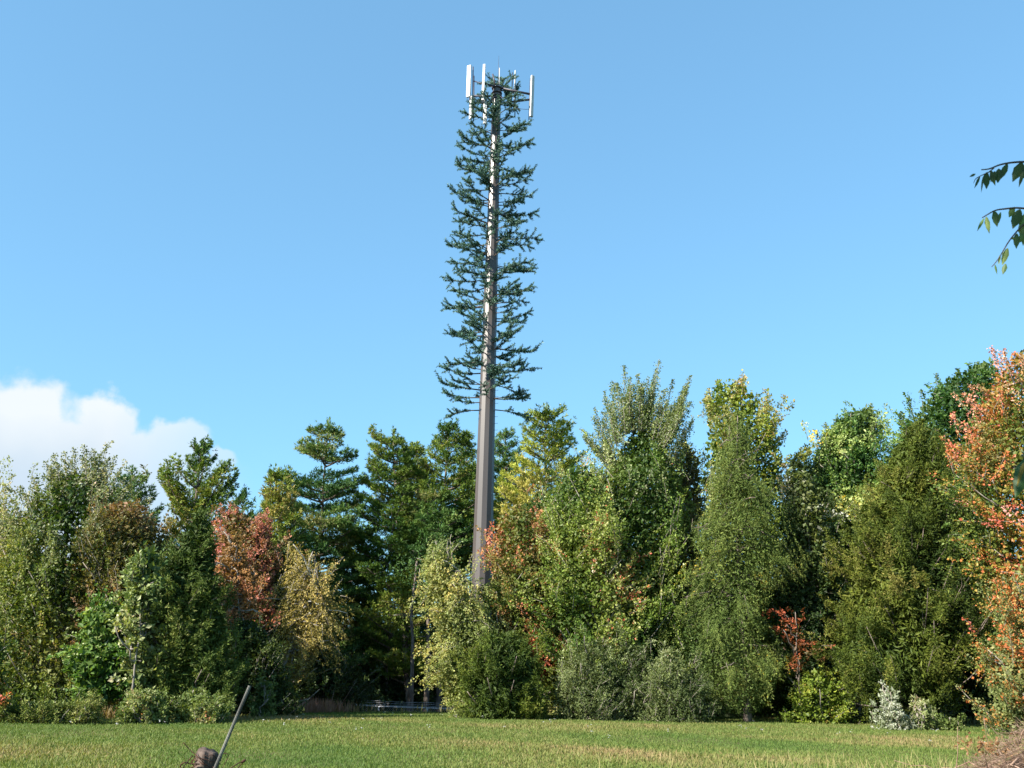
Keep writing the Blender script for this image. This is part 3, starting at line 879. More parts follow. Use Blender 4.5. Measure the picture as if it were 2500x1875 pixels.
broadleaf('maple_tree', 'lower spreading green maple with scattered red leaves right of the pole', 'maple tree',
          [(1005, 1215, 1280), (1040, 1195, 1310), (1090, 1175, 1340), (1150, 1160, 1370), (1250, 1150, 1400), (1350, 1150, 1440), (1440, 1190, 1460), (1510, 1230, 1460)], 44.8,
          [(0, (.040, .080, .012)), (.45, (.12, .17, .026)), (.7, (.21, .24, .055)), (.9, (.30, .31, .14)), (.95, (.30, .15, .06)), (1, (.42, .10, .06))], 1250, 1.0, 34, (.10, .07), up=.55, rad=.2, seed=32, pw=.18, dmax=2.4,
          trunks=[(1250, 1240, 1100, .08), (1330, 1300, 1150, .07)], lump=.2)
broadleaf('maple_tree', 'rounded yellow-green maple with orange tips behind the larch', 'maple tree',
          [(820, 1540, 1612), (845, 1520, 1640), (880, 1512, 1668), (930, 1502, 1700), (980, 1495, 1715), (1050, 1492, 1725), (1200, 1480, 1740), (1400, 1500, 1760), (1520, 1520, 1750)], 51,
          P_yel, 900, .9, 34, (.13, .10), up=.5, rad=.28, seed=33, pw=.18, spires=[(1605, 818, 1590, 880), (1588, 826, 1580, 880), (1550, 822, 1560, 880), (1530, 840, 1545, 890), (1640, 850, 1615, 900), (1520, 862, 1540, 910), (1665, 878, 1630, 930), (1700, 930, 1660, 970)], toppal=[(0, (.17, .20, .05)), (.5, (.27, .24, .08)), (1, (.38, .22, .14))], fill=.35, lump=.18)
broadleaf('oak_tree', 'pale green oak with yellow leaf patches between the yellow maple and the big cedar', 'oak tree',
          [(876, 1868, 1890), (895, 1800, 1900), (930, 1762, 1905), (975, 1735, 1915), (1050, 1725, 1930), (1150, 1715, 1950), (1300, 1720, 1950), (1450, 1730, 1950)], 52,
          P_oak2, 1250, .9, 32, (.15, .085), up=.3, rad=.3, seed=34, pw=.2, fan=40, spires=[(1762, 930, 1790, 985), (1738, 962, 1775, 1020), (1728, 1000, 1765, 1050), (1882, 874, 1878, 930), (1864, 885, 1866, 930), (1826, 888, 1830, 940), (1803, 905, 1812, 950), (1782, 915, 1790, 960), (1895, 888, 1888, 930)], fill=.45, lump=.3, shell=.45, csig=.42, elong=.6, gain=1.55)
broadleaf('oak_tree', 'tallest dark green oak left of the orange maple', 'oak tree',
          [(778, 2120, 2150), (795, 2070, 2165), (815, 2020, 2180), (850, 1985, 2200), (880, 1955, 2210), (930, 1905, 2210), (1000, 1890, 2210), (1100, 1880, 2200), (1250, 1880, 2200), (1450, 1900, 2200)], 50.5,
          P_oak, 1300, .9, 32, (.17, .085), up=.15, rad=.32, droop=.2, seed=35, pw=.18, spires=[(2070, 798, 2068, 850), (2110, 782, 2105, 840), (2140, 785, 2130, 840), (2022, 808, 2030, 860), (1962, 858, 1975, 910), (1990, 845, 1995, 900), (1945, 890, 1960, 930)], fill=.4, lump=.32, shell=.45, csig=.42, elong=.6, gain=1.55)
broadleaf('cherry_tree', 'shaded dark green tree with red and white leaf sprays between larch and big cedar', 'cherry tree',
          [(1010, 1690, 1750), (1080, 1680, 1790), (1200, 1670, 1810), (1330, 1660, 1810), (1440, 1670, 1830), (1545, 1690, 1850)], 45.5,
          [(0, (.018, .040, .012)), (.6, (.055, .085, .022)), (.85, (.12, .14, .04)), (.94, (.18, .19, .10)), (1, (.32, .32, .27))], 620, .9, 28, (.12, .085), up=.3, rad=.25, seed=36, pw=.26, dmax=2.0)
broadleaf('maple_tree', 'dark bush in the shade between the dark cedar and the golden birch', 'maple tree',
          [(1335, 505, 560), (1390, 490, 620), (1460, 490, 640), (1540, 490, 640)], 42.6, [(0, (.015, .03, .008)), (.7, (.04, .065, .015)), (1, (.09, .11, .03))], 260, .8, 28, (.10, .07), seed=80, fill=.8, dmax=1.2, trr=.05)  # bush added with near-black leaves for the shadow beside the cedar
# understory filling the shade between the front trees
P_dim = [(0, (.02, .035, .012)), (.6, (.05, .075, .02)), (.9, (.10, .13, .04)), (1, (.18, .12, .05))]  # dark leaf palette, shade of the understory put into the colour
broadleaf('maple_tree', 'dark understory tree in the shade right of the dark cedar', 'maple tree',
          [(1150, 470, 540), (1210, 460, 590), (1300, 460, 610), (1400, 460, 620), (1540, 480, 620)], 52, P_dim, 300, 1.1, 26, (.15, .10), seed=71, fill=.8, dmax=2)  # mostly hidden, made tall to shade the pine trunks behind
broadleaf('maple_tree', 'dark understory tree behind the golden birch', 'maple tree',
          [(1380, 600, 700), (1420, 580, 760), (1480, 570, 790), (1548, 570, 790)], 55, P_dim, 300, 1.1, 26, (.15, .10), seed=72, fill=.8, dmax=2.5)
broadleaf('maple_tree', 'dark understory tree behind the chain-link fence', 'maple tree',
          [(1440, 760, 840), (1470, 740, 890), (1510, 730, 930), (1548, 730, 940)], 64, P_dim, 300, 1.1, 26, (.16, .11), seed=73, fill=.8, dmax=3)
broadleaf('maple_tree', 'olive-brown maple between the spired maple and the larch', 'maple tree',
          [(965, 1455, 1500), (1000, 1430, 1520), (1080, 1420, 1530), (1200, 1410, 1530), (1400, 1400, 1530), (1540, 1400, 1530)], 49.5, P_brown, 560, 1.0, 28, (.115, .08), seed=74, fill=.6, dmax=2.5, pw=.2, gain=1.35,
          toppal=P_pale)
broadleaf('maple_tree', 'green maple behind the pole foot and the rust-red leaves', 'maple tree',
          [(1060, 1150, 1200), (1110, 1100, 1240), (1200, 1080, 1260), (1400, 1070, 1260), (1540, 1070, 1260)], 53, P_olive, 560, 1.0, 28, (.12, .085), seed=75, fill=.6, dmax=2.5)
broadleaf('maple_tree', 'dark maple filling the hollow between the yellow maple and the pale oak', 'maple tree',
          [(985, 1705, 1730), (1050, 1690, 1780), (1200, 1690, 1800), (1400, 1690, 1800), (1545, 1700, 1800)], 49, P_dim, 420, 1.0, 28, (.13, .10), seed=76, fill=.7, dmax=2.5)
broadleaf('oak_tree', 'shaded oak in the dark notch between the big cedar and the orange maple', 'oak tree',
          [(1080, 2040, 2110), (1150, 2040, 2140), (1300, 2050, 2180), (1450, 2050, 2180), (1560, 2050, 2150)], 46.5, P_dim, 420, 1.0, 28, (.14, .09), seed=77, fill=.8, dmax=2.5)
broadleaf('maple_tree', 'green tree low at the far left behind the pale maple', 'maple tree',
          [(1090, -30, 20), (1140, -40, 60), (1250, -40, 90), (1400, -40, 90), (1540, -40, 90)], 42, P_green, 420, 1.0, 28, (.12, .085), seed=78, fill=.6, dmax=2.5)
broadleaf('sumac', 'small red-leaved sumac in the shade right of the larch', 'sumac',
          [(1300, 1690, 1730), (1340, 1678, 1760), (1400, 1670, 1770), (1440, 1690, 1750)], 43.6, [(0, (.06, .05, .015)), (.4, (.14, .06, .02)), (.7, (.28, .07, .03)), (1, (.40, .10, .05))], 45, .6, 20, (.12, .06), up=.1, rad=.2, seed=79, bark=M_pbark, dmax=1, trr=.02, twigs=.1, limbs=5, fill=.1)
# larch
broadleaf('larch_tree', 'feathery green larch with drooping twigs and a narrow top', 'larch tree',
          [(872, 1588, 1594), (920, 1565, 1622), (980, 1545, 1650), (1020, 1515, 1655), (1060, 1512, 1690), (1110, 1490, 1700), (1150, 1462, 1700), (1190, 1490, 1712), (1240, 1460, 1718), (1290, 1485, 1690), (1350, 1440, 1680), (1400, 1428, 1690), (1450, 1465, 1720), (1500, 1500, 1690), (1530, 1530, 1650)], 43.8,
          P_larch, 2300, .8, 46, (.085, .024), up=-.75, outw=.65, rad=.055, droop=.25, seed=37, mat=M_need, bark=M_pbark, pw=.12,
          trunks=[(1612, 1592, 900, .17)], shell=.65, fill=.18, fleaf=2.2, lump=.42, limbs=120, twigs=.05, patchf=1.6, hor=True, gain=.92, elong=1.3, csig=.27, bsz=20)
# cedars
broadleaf('cedar_tree', 'tall dark cedar in front at the left, shaded on its right side', 'cedar tree',
          [(1095, 425, 437), (1130, 405, 462), (1180, 375, 475), (1240, 335, 485), (1300, 305, 500), (1370, 285, 520), (1440, 275, 530), (1500, 282, 520), (1535, 330, 490)], 37.8,
          P_cedar2, 1300, .62, 46, (.12, .034), up=.75, rad=.15, seed=38, mat=M_need, bark=M_pbark, fill=.35, fleaf=2.6, lump=.24, shell=.3, twigs=.1, pw=.16, dmax=3.0)
broadleaf('cedar_tree', 'broad olive cedar, largest tree of the right side, full to the ground', 'cedar tree',
          [(895, 1978, 1990), (930, 1950, 2012), (980, 1905, 2035), (1030, 1885, 2050), (1100, 1845, 2072), (1160, 1815, 2085), (1230, 1795, 2105), (1300, 1780, 2115), (1380, 1765, 2120), (1430, 1775, 2112), (1480, 1820, 2090), (1515, 1890, 2060)], 43.6,
          P_cedar, 2300, .66, 46, (.12, .034), up=.7, rad=.15, seed=39, mat=M_need, bark=M_pbark, fill=.35, fleaf=2.6, lump=.3, shell=.34, twigs=.08, pw=.17, dmax=3.4, gain=.95)
broadleaf('cedar_tree', 'low round cedar bush right of the pale green birch', 'cedar tree',
          [(1362, 1050, 1120), (1385, 1015, 1160), (1430, 998, 1175), (1480, 990, 1180), (1540, 985, 1178)], 42,
          P_cedar, 620, .55, 46, (.12, .034), up=.7, rad=.15, seed=40, mat=M_need, bark=M_pbark, fill=.4, fleaf=2.4, lump=.22, shell=.3, twigs=.1, dmax=2.0)
# right side
broadleaf('maple_tree', 'orange and red autumn maple at the right edge', 'maple tree',
          [(755, 2185, 2215), (790, 2140, 2290), (830, 2108, 2320), (870, 2092, 2330), (920, 2078, 2340), (990, 2062, 2340), (1080, 2060, 2340), (1160, 2072, 2340), (1230, 2080, 2340), (1330, 2125, 2340), (1440, 2110, 2330)], 38.5,
          P_orange, 1000, .95, 32, (.105, .08), up=.4, rad=.2, seed=41, pw=.26, spires=[(2142, 750, 2180, 840), (2168, 756, 2190, 830), (2190, 760, 2200, 830), (2205, 768, 2208, 840), (2110, 830, 2150, 880), (2080, 850, 2130, 900), (2062, 985, 2110, 1010), (2060, 1085, 2110, 1090)], fill=.25, lump=.2, shell=.5,
          toppal=[(0, (.55, .20, .12)), (.6, (.66, .33, .26)), (1, (.72, .45, .42))], dmax=3)
broadleaf('maple_tree', 'grey-green bushy tree with orange sprays below the orange maple', 'shrub',
          [(1215, 2190, 2260), (1270, 2150, 2330), (1340, 2145, 2340), (1400, 2112, 2340), (1450, 2105, 2340), (1510, 2120, 2340), (1560, 2125, 2330)], 36.5,
          [(0, (.04, .07, .015)), (.5, (.12, .15, .04)), (.78, (.21, .23, .09)), (.88, (.32, .20, .05)), (1, (.46, .13, .04))], 620, .8, 34, (.095, .06), up=.5, rad=.2, seed=42, pw=.2, dmax=2, gain=1.0)
# shrubs
G_s = 'shrubs along the wood edge'
broadleaf('shrub', 'silvery grey-green shrub in front of the spreading maple, leftmost of three silver shrubs', 'shrub',
          [(1375, 1255, 1300), (1410, 1215, 1330), (1440, 1205, 1345), (1470, 1180, 1345), (1510, 1172, 1350), (1543, 1180, 1340)], 42.4, P_silver, 520, .6, 34, (.075, .035), up=.8, rad=.15, seed=43, lump=.35, shell=.5, csig=.3, dmax=1.4, trr=.04, limbs=25, group=G_s)
broadleaf('shrub', 'tallest silvery shrub with reddish sprays, middle of three silver shrubs', 'shrub',
          [(1350, 1330, 1360), (1390, 1305, 1400), (1430, 1300, 1430), (1480, 1285, 1430), (1550, 1290, 1430)], 42.8, P_silver, 520, .6, 34, (.075, .035), up=.8, rad=.15, seed=44, lump=.35, shell=.5, csig=.3, dmax=1.4, trr=.04, limbs=25, group=G_s, pw=.3)
broadleaf('shrub', 'silvery shrub at the left foot of the larch, rightmost of three silver shrubs', 'shrub',
          [(1395, 1430, 1465), (1430, 1395, 1500), (1465, 1400, 1525), (1500, 1385, 1540), (1555, 1390, 1540)], 42.0, P_silver, 420, .55, 34, (.075, .035), up=.8, rad=.15, seed=45, lump=.35, shell=.5, csig=.3, dmax=1.2, trr=.04, limbs=20, group=G_s)
broadleaf('shrub', 'white-leaved shrub at the foot of the big cedar', 'shrub',
          [(1480, 1905, 1932), (1500, 1892, 1945), (1530, 1895, 1960), (1570, 1885, 2000)], 39.3, P_white, 110, .5, 26, (.10, .055), up=1.0, rad=.13, lump=.4, shell=.6, elong=1.0, seed=46, dmax=.7, trr=.03, limbs=12, group=G_s)
broadleaf('shrub', 'leafy pale shrub right beside the white-leaved shrub', 'shrub',
          [(1508, 1985, 2008), (1530, 1965, 2012), (1570, 1950, 2012)], 39.5, P_pale, 110, .45, 26, (.10, .055), up=.8, rad=.14, seed=47, dmax=.7, trr=.03, limbs=10, group=G_s)
broadleaf('shrub', 'low shrub right of the cedar foot with a few red leaves', 'shrub',
          [(1545, 2030, 2060), (1575, 2015, 2085)], 39.4, P_shrub, 70, .4, 22, (.10, .055), up=.8, rad=.14, seed=48, dmax=.6, trr=.03, limbs=8, group=G_s)
broadleaf('shrub', 'bright upright young shrub behind the leaning metal bar', 'shrub',
          [(1468, 565, 578), (1490, 555, 590), (1515, 545, 590), (1545, 540, 595)], 40.6, P_pale, 150, .5, 26, (.09, .06), up=1.0, rad=.14, seed=49, dmax=.6, trr=.03, limbs=12, group=G_s)
broadleaf('shrub', 'light green shrub left of the dark cedar foot with a red spray', 'shrub',
          [(1485, 280, 350), (1505, 262, 365), (1530, 258, 370), (1550, 275, 365)], 35.2, P_shrub, 260, .5, 32, (.085, .05), up=.8, rad=.15, seed=50, dmax=1.0, trr=.03, limbs=15, group=G_s)
broadleaf('shrub', 'yellowish shrub at the right foot of the dark cedar', 'shrub',
          [(1480, 410, 440), (1500, 375, 465), (1525, 365, 480), (1548, 365, 490)], 36, P_shrub, 220, .5, 30, (.085, .05), up=.8, rad=.15, seed=51, dmax=1.0, trr=.03, limbs=15, group=G_s)
broadleaf('shrub', 'row of low olive juniper along the grass at the far left', 'shrub',
          [(1508, 100, 215), (1520, -10, 225), (1540, -30, 240), (1562, -30, 250)], 34.2, P_cedar2, 380, .4, 34, (.10, .034), up=.8, rad=.13, seed=52, mat=M_need, dmax=.8, trr=.03, limbs=10, group=G_s)
broadleaf('shrub', 'orange and red shrub cut off by the left edge of the picture', 'shrub',
          [(1365, -30, 5), (1400, -40, 14), (1460, -40, 18), (1530, -40, 14)], 33.5, P_orange, 130, .5, 30, (.09, .06), up=.5, rad=.15, seed=53, dmax=.7, trr=.03, limbs=10, group=G_s)
broadleaf('shrub', 'small dark shrub right of the bright young shrub', 'shrub',
          [(1505, 598, 612), (1525, 595, 640), (1548, 592, 650)], 42.5, P_shrub, 90, .4, 22, (.08, .05), up=.9, rad=.13, seed=54, dmax=.6, trr=.03, limbs=8, group=G_s)
broadleaf('shrub', 'low green shrub on the grass edge right of the pole foot, under the pale birch', 'shrub',
          [(1515, 985, 1045), (1530, 975, 1060), (1548, 972, 1065)], 42.6, P_birch, 90, .4, 26, (.08, .05), up=.7, rad=.13, seed=55, dmax=.6, trr=.03, limbs=8, group=G_s)
broadleaf('shrub', 'dim yellow-green undergrowth between the larch and the big cedar', 'shrub',
          [(1440, 1730, 1790), (1480, 1700, 1820), (1530, 1690, 1840), (1562, 1700, 1860)], 43.6, P_yel, 200, .6, 22, (.10, .075), up=.3, rad=.24, flat=.3, seed=56, dmax=1.0, trr=.03, limbs=14, group=G_s)

# ---- woods deep behind
rng = np.random.default_rng(99)
N = 90000
y = rng.uniform(66, 100, N)
x = rng.uniform(-.62, .62, N) * y
tn = Noise(.35, 61)
u_ = x / y * 2400 + 1250
top = 6.2 + 1.4 * tn(np.stack([x, y, 0 * x], 1)) + np.where((u_ < 620) | (u_ > 1350), 4.5, 0)
z = gz(x, y) + rng.random(N) ** .8 * top
P = np.stack([x, y, z], 1)
s_ = rng.uniform(.5, 1.0, N)
C = pick([(0, (.012, .024, .010)), (.6, (.030, .050, .018)), (1, (.06, .075, .03))], rng.random(N))  # very dark leaves, the wood's inner shade put into the colour
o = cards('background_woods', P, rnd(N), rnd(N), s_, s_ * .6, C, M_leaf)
tag(o, 'dark woodland mass deep behind the trees and the fence', kind='stuff')
G_t = 'dim tree trunks in the shade behind the fence'
for k_, (u, v, dd, r_) in enumerate([(845, 1330, 63, .13), (905, 1210, 60, .16), (925, 1380, 66, .10), (760, 1400, 64, .09), (700, 1420, 62, .10), (655, 1440, 60, .09), (792, 1300, 68, .12)]):
    pt = rayD(u, v, dd)
    zb = float(gz(np.array([pt[0]]), np.array([dd]))[0])
    rt = thing('tree', 'bare trunk of a shaded tree in the dark gap left of the pale birch', 'tree', (pt[0], dd, zb), G_t)
    p, rr = trunk_line(pt[0], dd, zb - .1, pt[0] + rng.normal() * .2, dd, pt[2], r_, r_ * .4, .05, 10, 300 + k_)
    ln_ = [(p, rr)]
    for j in range(9):
        b0 = p[rng.integers(5, 10)]
        ph = rng.random() * 6.28
        e_ = b0 + np.array([math.cos(ph) * 1.3, math.sin(ph) * 1.3, rng.uniform(-.1, .5)])
        ln_.append((np.stack([b0, (b0 + e_) / 2 + [0, 0, .1], e_]), np.array([.03, .02, .008])))
    tubes('trunk', ln_, M_pbark, rt, (pt[0], dd, zb), 6)
    n_ = 700
    Pc = np.stack([pt[0] + rng.normal(size=n_) * .9, dd + rng.normal(size=n_) * .9, pt[2] - .5 + rng.normal(size=n_) * .7], 1)
    cards('crown', Pc, rnd(n_), rnd(n_), .22, .09, pick(P_pineb, rng.random(n_) * .6), M_need, rt, (pt[0], dd, zb))

# ------------------------------------------------------------------ tower disguised as a pine
TD = 58.0
meas = [(1282, 1155.8, 1205.0), (1063, 1165.7, 1208.5), (800, 1178.0, 1211.7), (643, 1185.0, 1215.6), (380, 1195.0, 1220.5), (210, 1203.7, 1224.0)]
zs, cs, rs = [], [], []
for v, a_, b_ in meas:
    p1, p2 = ray(a_, v, TD), ray(b_, v, TD)
    zs.append((p1[2] + p2[2]) / 2); cs.append((p1[0] + p2[0]) / 2); rs.append((p2[0] - p1[0]) / 2)
print('tower centre x', [round(c, 3) for c in cs], 'z', [round(c, 2) for c in zs], 'r', [round(c, 3) for c in rs])
fr = np.polyfit(zs, rs, 1); fc = np.polyfit(zs, cs, 1)
TZ0 = float(gz(np.array([cs[0]]), np.array([TD]))[0]) - .05
TX = float(np.polyval(fc, TZ0))
tower = thing('cell_tower', 'tall grey-brown cell tower dressed up as a pine tree with white antenna panels on top', 'cell tower', (TX, TD, TZ0))
TO = np.array([TX, TD, TZ0])


def tcen(z):
    return float(np.polyval(fc, z))


def trad(z):
    return float(np.polyval(fr, z))


ZTOP = ray(1214, 213, TD)[2]
zz_ = np.linspace(TZ0, ZTOP, 14)
NS = 12
V, Lp, Sz = [], [], []
rot = R(19)
for z in zz_:
    for k_ in range(NS):
        a = rot + 2 * math.pi * k_ / NS
        V.append([tcen(z) + trad(z) * math.cos(a), TD + trad(z) * math.sin(a), z])
for i in range(len(zz_) - 1):
    for k_ in range(NS):
        k2 = (k_ + 1) % NS
        Lp += [i * NS + k_, i * NS + k2, (i + 1) * NS + k2, (i + 1) * NS + k_]; Sz.append(4)
Lp += [(len(zz_) - 1) * NS + k_ for k_ in range(NS)]; Sz.append(NS)
me = mesh_from('pole', np.array(V) - TO, Lp, Sz)
me.materials.append(M_pole)
link(bpy.data.objects.new('pole', me), tower)

# climbing pegs on the right side
pg = []
zc = ray(1209, 1150, TD)[2]
while zc < ZTOP - .5:
    x0 = tcen(zc) + trad(zc) * .97
    pg.append((np.array([[x0, TD - .05, zc], [x0 + .16, TD - .05, zc], [x0 + .17, TD - .05, zc + .03]]), np.array([.012, .012, .012])))
    zc += .42
pm = tubes('climbing_peg', [(pg[0][0] - pg[0][0][0], pg[0][1])], M_dark, tower, (0, 0, 0), 4)
pm.location = pg[0][0][0] - TO
for g_ in pg[1:]:
    o = pm.copy(); o.location = g_[0][0] - TO; COL.objects.link(o)


# branch prototypes (along +X, length 1 unit scaled later)
def make_branch_mesh(seed, ln=2.35, droop=.25, upturn=.5):
    r = np.random.default_rng(seed)
    t_ = np.linspace(0, 1, 9)
    px = t_ * ln
    py = np.cumsum(r.normal(size=9) * .04) * t_
    pz = -droop * np.sin(t_ * 2.6) * ln * .35 + upturn * t_ ** 3 * .55 + np.cumsum(r.normal(size=9) * .03) * t_
    main = np.stack([px, py, pz], 1)
    lines = [(main, np.linspace(.045, .018, 9))]
    segs = [(main[2:], .08)]
    for s in range(12):
        i0 = r.integers(2, 9)
        b0 = main[min(i0, 8)] + 0
        side = r.choice([-1, 1])
        l2 = r.uniform(.35, .8)
        dirv = np.array([r.uniform(.1, 1.0), side * r.uniform(.2, 1.0), r.uniform(-.22, .34)])
        dirv /= np.linalg.norm(dirv)
        tt = np.linspace(0, 1, 5)[:, None]
        c = b0 + dirv * l2 * tt
        c[:, 2] += (tt[:, 0] ** 2) * r.uniform(-.12, .25)
        lines.append((c, np.linspace(.018, .009, 5)))
        segs.append((c, .07))
    P_, A_ = [], []
    for c, rad in segs:
        L_ = np.linalg.norm(np.diff(c, axis=0), axis=1).sum()
        m = int(L_ * 175)
        tt = r.random(m) * (len(c) - 1)
        i = np.minimum(tt.astype(int), len(c) - 2)
        f = (tt - i)[:, None]
        p = c[i] * (1 - f) + c[i + 1] * f
        tg = unit(c[i + 1] - c[i])
        # clumpy density
        keep = (np.sin(tt * 5.0 + seed) + r.normal(size=m) * .5) > -.75
        p, tg = p[keep], tg[keep]
        d_ = unit(r.normal(size=p.shape) + tg * .7 + np.array([0, 0, .1]))
        P_.append(p); A_.append(d_)
    P_ = np.concatenate(P_); A_ = np.concatenate(A_)
    n_ = len(P_)
    s2 = r.uniform(.6, 1.3, n_)
    Cc = pick([(0, (.022, .062, .044)), (.6, (.052, .130, .090)), (1, (.14, .25, .18))], r.random(n_))
    Vc, C4 = cards_data(P_, A_, unit(r.normal(size=(n_, 3))), .14 * s2, .038 * s2, Cc, .1)
    Vt, Lt, St = tubes_data(lines, 4)
    nc = len(Vc)
    Vall = np.concatenate([Vc, Vt])
    Lall = np.concatenate([np.arange(nc), Lt + nc])
    Sall = np.concatenate([np.full(nc // 4, 4), St])
    Call = np.concatenate([C4, np.full((len(Vt), 3), .05)])
    me = mesh_from('branch', Vall, Lall, Sall, Call)
    me.materials.append(M_fake); me.materials.append(M_stem)
    mi = np.concatenate([np.zeros(nc // 4, int), np.ones(len(St), int)]).astype(np.int32)
    me.polygons.foreach_set('material_index', mi)
    return me


protos = [make_branch_mesh(500 + k_, droop=dr, upturn=upt) for k_, (dr, upt) in enumerate(
    [(.10, .25), (.16, .3), (.0, .2), (.2, .5), (.12, .05), (.05, .45), (.16, .1), (-.05, .1)])]
short = [make_branch_mesh(600 + k_, ln=1.3, droop=0, upturn=.4) for k_ in range(3)]
droopy = make_branch_mesh(701, ln=2.5, droop=.0, upturn=-.9)
rr_ = np.random.default_rng(17)


def put_branch(me, z, azi, sc, pitch, rollb=0.0):
    o = bpy.data.objects.new('branch', me)
    ca, sa = math.cos(azi), math.sin(azi)
    r0 = trad(z) * .9
    o.location = (tcen(z) + ca * r0 - TO[0], sa * r0, z - TO[2])
    o.rotation_euler = Euler((rollb, -pitch, azi), 'XYZ')
    o.scale = (sc, sc, sc)
    link(o, tower)
    return o


def vz(v):
    return float(ray(1195, v, TD)[2])


# hand placed lowest boughs: (v, azimuth deg (0 = right, 90 = away, 180 = left, 270 = towards camera), scale, pitch deg, mesh)
low = [(1002, 178, .92, -3, droopy), (1000, 4, 1.0, -5, droopy), (985, 205, .8, -4, protos[4]), (975, 330, .95, 4, protos[1]), (974, 352, 1.0, 2, protos[6]),
       (972, 190, 1.02, 3, protos[1]), (953, 184, 1.12, 6, protos[2]), (938, 10, .95, -14, droopy), (938, 165, .85, 8, protos[2]), (925, 280, .9, -2, protos[0]),
       (912, 182, 1.05, 3, protos[3]), (909, 357, 1.05, 4, protos[5]), (893, 20, .85, 6, protos[2]), (900, 250, .9, -4, protos[4])]
for v, a, sc, pt_, me_ in low:
    put_branch(me_, vz(v), R(a), sc * .9, R(pt_))
nlow = len(low)
nmid = 76
sides_ = [178, 2, 225, 315, 200, 335, 160, 20, 270, 90, 188, 352]
for k_ in range(nmid):
    v = 884 - (884 - 262) * (k_ + rr_.uniform(-.3, .3)) / (nmid - 1)
    a = (k_ * 137.5 + rr_.normal() * 12) % 360 if k_ % 4 else sides_[(k_ // 4) % 2] + rr_.normal() * 12
    f = k_ / (nmid - 1)
    sc = (1.04 - .08 * f) * rr_.uniform(.80, 1.12)
    if 300 > v:
        sc *= .8
    put_branch(protos[int(rr_.integers(0, 8))], vz(v), R(a), sc * .91, R(rr_.normal() * 5 + 3 + 3 * f), rr_.normal() * .3)
for k_, (v, a, sc, pt_) in enumerate([(214, 60, .85, 60), (214, 20, .85, 42), (214, 160, .8, 50), (214, 120, .9, 70), (216, 80, .7, 50), (218, 30, 1.1, 16), (240, 345, .8, -3),
                                      (258, 190, .8, 6), (255, 5, .8, 0), (262, 215, .8, 8)]):
    put_branch(short[k_ % 3], vz(v), R(a), sc, R(pt_), k_ * 1.1)


# the remaining boughs beyond the hundred largest
vv_, ll_, ss_, cc_, mm_ = [], [], [], [], []
off_ = 0
for k_ in range(84):
    v = 285 + 690 * (k_ + rr_.random()) / 84
    me_ = protos[k_ % 8]
    a = R(rr_.uniform(195, 345)) if k_ % 2 else R(rr_.uniform(0, 360))
    z = vz(v); sc = rr_.uniform(.5, .95)
    co_ = np.empty(len(me_.vertices) * 3, np.float32); me_.vertices.foreach_get('co', co_)
    co_ = co_.reshape(-1, 3) * sc
    Rm = np.array([list(r_) for r_ in Euler((rr_.normal() * .4, -R(rr_.normal() * 6 + 6), a), 'XYZ').to_matrix()])
    r0 = trad(z) * .9
    co_ = co_ @ Rm.T + np.array([tcen(z) + math.cos(a) * r0 - TO[0], math.sin(a) * r0, z - TO[2]])
    li = np.empty(len(me_.loops), np.int32); me_.loops.foreach_get('vertex_index', li)
    st2 = np.empty(len(me_.polygons), np.int32); me_.polygons.foreach_get('loop_total', st2)
    m2 = np.empty(len(me_.polygons), np.int32); me_.polygons.foreach_get('material_index', m2)
    cl_ = np.empty(len(co_) * 4, np.float32); me_.color_attributes['col'].data.foreach_get('color', cl_)
    vv_.append(co_); ll_.append(li + off_); ss_.append(st2); mm_.append(m2); cc_.append(cl_.reshape(-1, 4)[:, :3]); off_ += len(co_)
me = mesh_from('small_branches', np.concatenate(vv_), np.concatenate(ll_), np.concatenate(ss_), np.concatenate(cc_))
me.materials.append(M_fake); me.materials.append(M_stem)
me.polygons.foreach_set('material_index', np.concatenate(mm_))
o = link(bpy.data.objects.new('small_branches', me), tower)
o['kind'] = 'stuff'


# antennas: (u_top, v_top, u_bot, v_bot, depth offset, width, thickness, yaw deg)
def antenna(ut, vt, ub, vb, dy, w_, th, yaw):
    a, b = ray(ut, vt, TD + dy), ray(ub, vb, TD + dy)
    ax_z = unit(a - b)
    yv = R(yaw)
    fx = np.array([math.cos(yv), math.sin(yv), 0])
    fy = unit(np.cross(ax_z, fx)); fx = np.cross(fy, ax_z)
    c = (a + b) / 2
    h = np.linalg.norm(a - b) / 2
    o = boxes('antenna_panel', [(c, [fx, fy, ax_z], [w_ / 2, th / 2, h])], M_white, tower, TO, bevel=.02)
    for s in (-.75, .75):
        boxes('bracket', [(c + ax_z * h * s + fy * (th / 2 + .06) * sgn_(fy, c), [fx, fy, ax_z], [.05, .075, .04])], M_dark, o, TO)
    pc = c + fy * (th / 2 + .16) * sgn_(fy, c)
    tubes('mounting_pipe', [(np.stack([pc - ax_z * (h + .12), pc + ax_z * (h - .1)]), .035)], M_dark, o, TO, 8)
    cb = c - ax_z * h
    for s in (-1, 1):
        tubes('connector', [(np.stack([cb + fx * s * w_ * .25, cb + fx * s * w_ * .25 - ax_z * .12, cb - ax_z * .3 + fy * .1 * sgn_(fy, c)]), .014)], M_dark, o, TO, 5)
    return pc


def sgn_(fy, c):
    v_ = np.array([TX, TD]) - np.array([c[0] - 0, c[1]])
    return 1.0 if (fy[:2] @ v_) > 0 else -1.0


